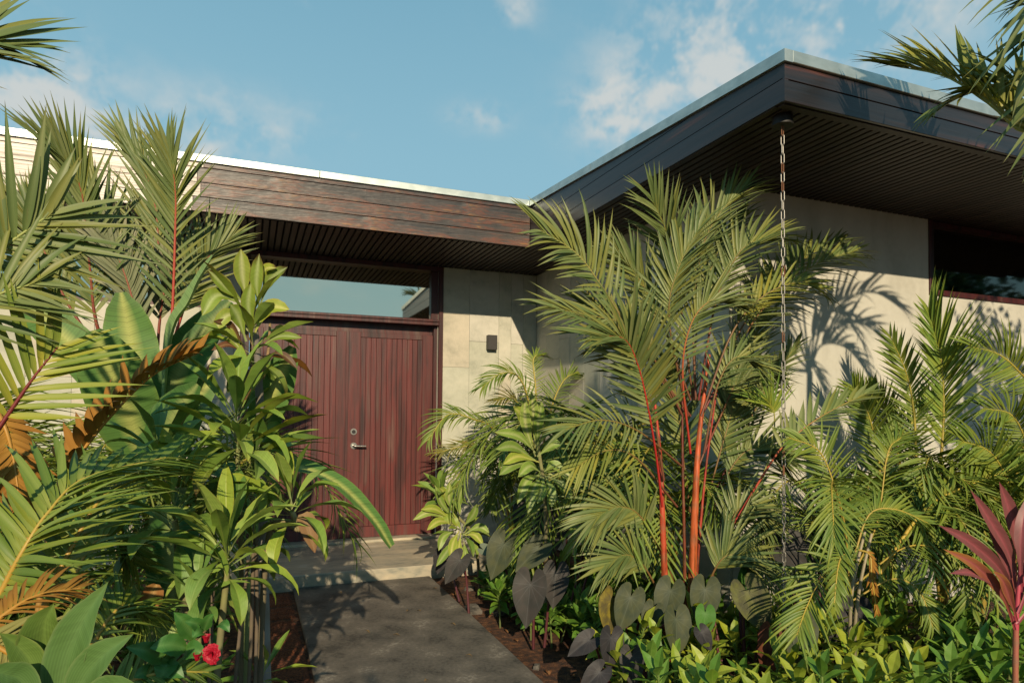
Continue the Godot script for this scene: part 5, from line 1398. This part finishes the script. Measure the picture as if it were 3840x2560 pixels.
func build_ground_cover() -> void:
	var n := 0
	var spots := []
	var tries := 0
	while spots.size() < 280 and tries < 16000:
		tries += 1
		var z := -2.25 - 3.4 * pow(rng.randf(), 1.5)
		var x := rng.randf_range(1.75, 4.6)
		var left := 1.86 + 0.12 * sin(z * 3.0) + maxf(0.0, z + 3.4) * 0.15
		if x < left or (x > 3.2 and z < -3.6):
			continue
		if x / -z > 1.72:
			continue
		var ok := true
		for s in spots:
			if Vector2(s[0] - x, s[1] - z).length() < 0.105:
				ok = false
				break
		if ok:
			spots.append([x, z])
	for i in 90:
		var z := rng.randf_range(-5.6, -3.1)
		var x := 1.88 + 0.12 * sin(z * 3.0) + rng.randf() * 0.75
		var ok := true
		for s in spots:
			if Vector2(s[0] - x, s[1] - z).length() < 0.09:
				ok = false
		if ok:
			spots.append([x, z])
	for s in spots:
		var x: float = s[0]
		var z: float = s[1]
		var kind := "low"
		var label := "low rosette of glossy green leaves in the right bed"
		var group := "green ground-cover rosettes"
		if x / -z < 1.38 and z > -3.55 and rng.randf() < 0.72:
			kind = "low_lime"
			label = "low rosette of lime-yellow leaves at the front of the right bed"
			group = "lime ground-cover rosettes"
		var h := thing("ground_cover", label, "plant", Vector3(x, 0, z), group)
		var ht := rng.randf_range(0.08, 0.28) + (rng.randf_range(0.0, 0.16) if z > -3.5 else 0.0)
		var ax := Vector3(rng.randf_range(-0.35, 0.2), 1, rng.randf_range(-0.1, 0.45)).normalized()
		put("stem", tube([Vector3(0, -0.03, 0), ax * ht], 0.008, 0.006, 5, L3(0.1, 0.12, 0.04), L3(0.14, 0.2, 0.05)), M.stem, h)
		rosette(h, ax * (ht + 0.03), ax, [kind], 12, rng.randf_range(0.13, 0.18), 0.056, {"lo": 0.35, "hi": 1.7, "depth": ht * 0.6, "bend": 1.6, "mats": M.strap})
	# leafy carpet of the left bed
	for i in 40:
		var z := rng.randf_range(-5.5, -2.2)
		var x := rng.randf_range(-1.6, 0.0)
		if x > -0.05 - 0.1 * (i % 2):
			continue
		var h := thing("ground_cover", "low leafy rosette in the shade of the left bed", "plant", Vector3(x, 0, z), "shaded rosettes of the left bed")
		rosette(h, Vector3(0, 0.16, 0), Vector3.UP, ["low", "low"], 12, 0.22, 0.06, {"lo": 0.3, "hi": 1.6, "depth": 0.12, "bend": 1.8})
		put("stem", tube([Vector3(0, -0.03, 0), Vector3(0, 0.15, 0)], 0.01, 0.007, 5, L3(0.1, 0.1, 0.04), L3(0.12, 0.16, 0.05)), M.stem, h)
	# strap leaves low at the right
	var h2 := thing("strap_leaf_plant", "strap-leaved plant low beside the red cordyline", "plant", at(3640, 2450, -2.35) * Vector3(1, 0, 1))
	rosette(h2, Vector3(0, 0.3, 0), Vector3(0.1, 1, 0.3), ["low"], 14, 0.3, 0.042, {"lo": 0.5, "hi": 1.6, "depth": 0.12, "bend": 2.2})
	put("stem", tube([Vector3(0, -0.03, 0), Vector3(0, 0.3, 0)], 0.01, 0.008, 6, L3(0.1, 0.1, 0.04), L3(0.12, 0.16, 0.05)), M.stem, h2)

func build_litter() -> void:
	# stones and dead leaves on the soil strip
	for s in [[1728, 2288, 0.045, 0], [1775, 2280, 0.05, 1], [1872, 2290, 0.035, 1], [2012, 2488, 0.02, 1], [1760, 2200, 0.03, 1]]:
		var d := at(s[0], s[1], -1.0) - EYE
		var p := EYE + d * (-EYE.y / d.y)
		if s[3] == 1:
			var r: float = s[2]
			var m := rough_block(-r * 1.5, r * 1.5, -0.03, r * 0.7, -r, r)
			var o := put("stone", m, M.path, self, Transform3D(Basis(Vector3.UP, s[0] * 0.7), p + Vector3(0, -0.02, 0)))
			tag(o, "small grey stone on the bare soil beside the path", "stone", "stones on the soil strip")
	for i in 14:
		var x := 1.66 + rng.randf() * 0.25
		var z := rng.randf_range(-5.6, -3.0)
		var a := rng.randf() * TAU
		var q := Vector3(x, -0.022, z)
		var dd := Vector3(cos(a), 0.15, sin(a)) * rng.randf_range(0.03, 0.06)
		var o := put("fallen_leaf", leaf_along([Vector3.ZERO, dd * 0.5 + Vector3(0, 0.012, 0), dd], 0.04, [0.2, 0.9, 1.0, 0.7, 0.0], Vector3.UP, 0.3, {"base": L3(0.2, 0.1, 0.04), "mid": L3(0.16, 0.07, 0.03), "tip": L3(0.12, 0.05, 0.02), "edge": L3(0.1, 0.05, 0.02), "rib": L3(0.25, 0.14, 0.06)}, 6, 0.2), M.dry, self, Transform3D(Basis.IDENTITY, q))
		tag(o, "dry brown leaf fallen on the soil beside the path", "leaf", "fallen leaves on the soil strip")

	for i in 9:
		var q := Vector3(rng.randf_range(0.45, 1.6), 0.002, rng.randf_range(-6.0, -3.6))
		var a := rng.randf() * TAU
		var dd := Vector3(cos(a), 0.1, sin(a)) * rng.randf_range(0.02, 0.05)
		var o := put("fallen_leaf", leaf_along([Vector3.ZERO, dd * 0.5 + Vector3(0, 0.008, 0), dd], 0.018, [0.2, 0.9, 1.0, 0.7, 0.0], Vector3.UP, 0.3, {"base": L3(0.2, 0.13, 0.06), "mid": L3(0.2, 0.13, 0.06), "tip": L3(0.14, 0.08, 0.04), "edge": L3(0.14, 0.08, 0.04), "rib": L3(0.28, 0.2, 0.1)}, 6, 0.2), M.dry, self, Transform3D(Basis.IDENTITY, q))
		tag(o, "small dry leaf lying on the grey path slab", "leaf", "small leaves on the path")

func shade_tree(label: String, foot: Vector3, crown: Vector3, radius: Vector3, n: int) -> void:
	var t := thing("shade_tree", label, "tree", foot)
	var v := PackedVector3Array()
	var nn := PackedVector3Array()
	var cc := PackedColorArray()
	var ix := PackedInt32Array()
	var blobs := []
	for i in 9:
		var q := Vector3(rng.randf_range(-1, 1), rng.randf_range(-1, 1), rng.randf_range(-1, 1)).normalized() * rng.randf_range(0.3, 0.75)
		blobs.append(q)
	for i in n:
		var b: Vector3 = blobs[i % 9]
		var q := b + Vector3(rng.randfn(), rng.randfn(), rng.randfn()) * 0.2
		var p := crown - foot + q * radius
		var d := Vector3(rng.randfn(), rng.randfn() * 0.5 - 0.3, rng.randfn()).normalized()
		var up := Vector3(rng.randfn() * 0.4, 1, rng.randfn() * 0.4)
		var s := d.cross(up).normalized()
		var l := rng.randf_range(0.09, 0.16) * (1.8 if radius.x > 1.8 else 1.0)
		var k := v.size()
		for c in [[0.0, 0.0], [0.5, 0.28], [1.0, 0.0], [0.5, -0.28]]:
			v.append(p + d * l * c[0] + s * l * c[1])
			nn.append(s.cross(d))
			cc.append(L3(0.07, 0.12, 0.03) * rng.randf_range(0.7, 1.3))
		ix.append_array([k, k + 2, k + 1, k, k + 3, k + 2])
	put("crown", arrays(v, nn, cc, PackedVector2Array(), ix), M.tree_leaf, t)
	put("trunk", tube(spline([Vector3.ZERO, Vector3(0.05, (crown.y - foot.y) * 0.5, 0.03), crown - foot], 8), 0.07, 0.03, 9, L3(0.12, 0.1, 0.07), L3(0.12, 0.1, 0.07)), M.stem, t)
	for b in blobs:
		put("limb", tube(spline([(crown - foot) * 0.7, (crown - foot) * 0.85 + b * radius * 0.4, crown - foot + b * radius], 6), 0.025, 0.008, 6, L3(0.12, 0.1, 0.07), L3(0.12, 0.1, 0.07)), M.stem, t)

func build_shade() -> void:
	# the trees behind the viewer whose shade lies on the path and the low leaves
	shade_tree("round-crowned tree behind the viewpoint, left of the path", Vector3(-4.4, 0, 4.0), Vector3(-4.4, 2.75, 4.0), Vector3(1.5, 1.2, 1.0), 2600)
	shade_tree("leafy tree behind the viewpoint, shading the foot of the left bed", Vector3(-2.4, 0, 4.3), Vector3(-2.4, 2.75, 4.3), Vector3(1.4, 1.25, 1.0), 2600)
	shade_tree("slim tree behind the viewpoint, shading the path in flecks", Vector3(-0.7, 0, 4.2), Vector3(-0.7, 2.7, 4.2), Vector3(1.0, 1.3, 0.9), 950)
	shade_tree("broad tree far to the right, mirrored in the long window", Vector3(11.5, 0, 1.2), Vector3(11.5, 3.0, 1.2), Vector3(1.9, 2.2, 1.8), 6000)
	shade_tree("tall tree far to the right, mirrored in the long window", Vector3(15.0, 0, 2.2), Vector3(15.0, 3.6, 2.2), Vector3(2.4, 2.6, 2.2), 6000)
	shade_tree("bushy tree at the far end of the wing, mirrored in the long window", Vector3(14.0, 0, -1.2), Vector3(14.0, 2.8, -1.2), Vector3(2.0, 2.2, 1.8), 6000)
	shade_tree("small dense tree right of the viewpoint, shading the wall under the long window", Vector3(5.7, 0, -0.4), Vector3(5.75, 3.2, -0.4), Vector3(0.85, 1.0, 0.8), 2600)

func build_plants() -> void:
	M.bark = leaf_material(null, Color.WHITE, 0.85, 0.0, 0.3)
	M.sheath = leaf_material(make_texture([[91, 0.03, 512, 128, 1.0, 5], [92, 0.01, 512, 512, 0.8, 4]], [[0.25, c8(150, 160, 130)], [0.5, c8(235, 225, 215)], [0.8, c8(255, 255, 255)]], 256)[0], Color.WHITE, 0.5, 0.0, 0.4)
	M.sheath.uv1_triplanar = true
	M.sheath.uv1_world_triplanar = true
	M.sheath.uv1_scale = Vector3(4, 1.5, 4)
	M.petal = leaf_material(null, Color.WHITE, 0.55, 0.5)
	M.tree_leaf = leaf_material(null, Color.WHITE, 0.5, 0.5)
	make_leaf_meshes()
	build_palms()
	build_banana()
	build_cordylines()
	build_hibiscus()
	build_taros()
	build_ground_cover()
	build_litter()
	build_shade()
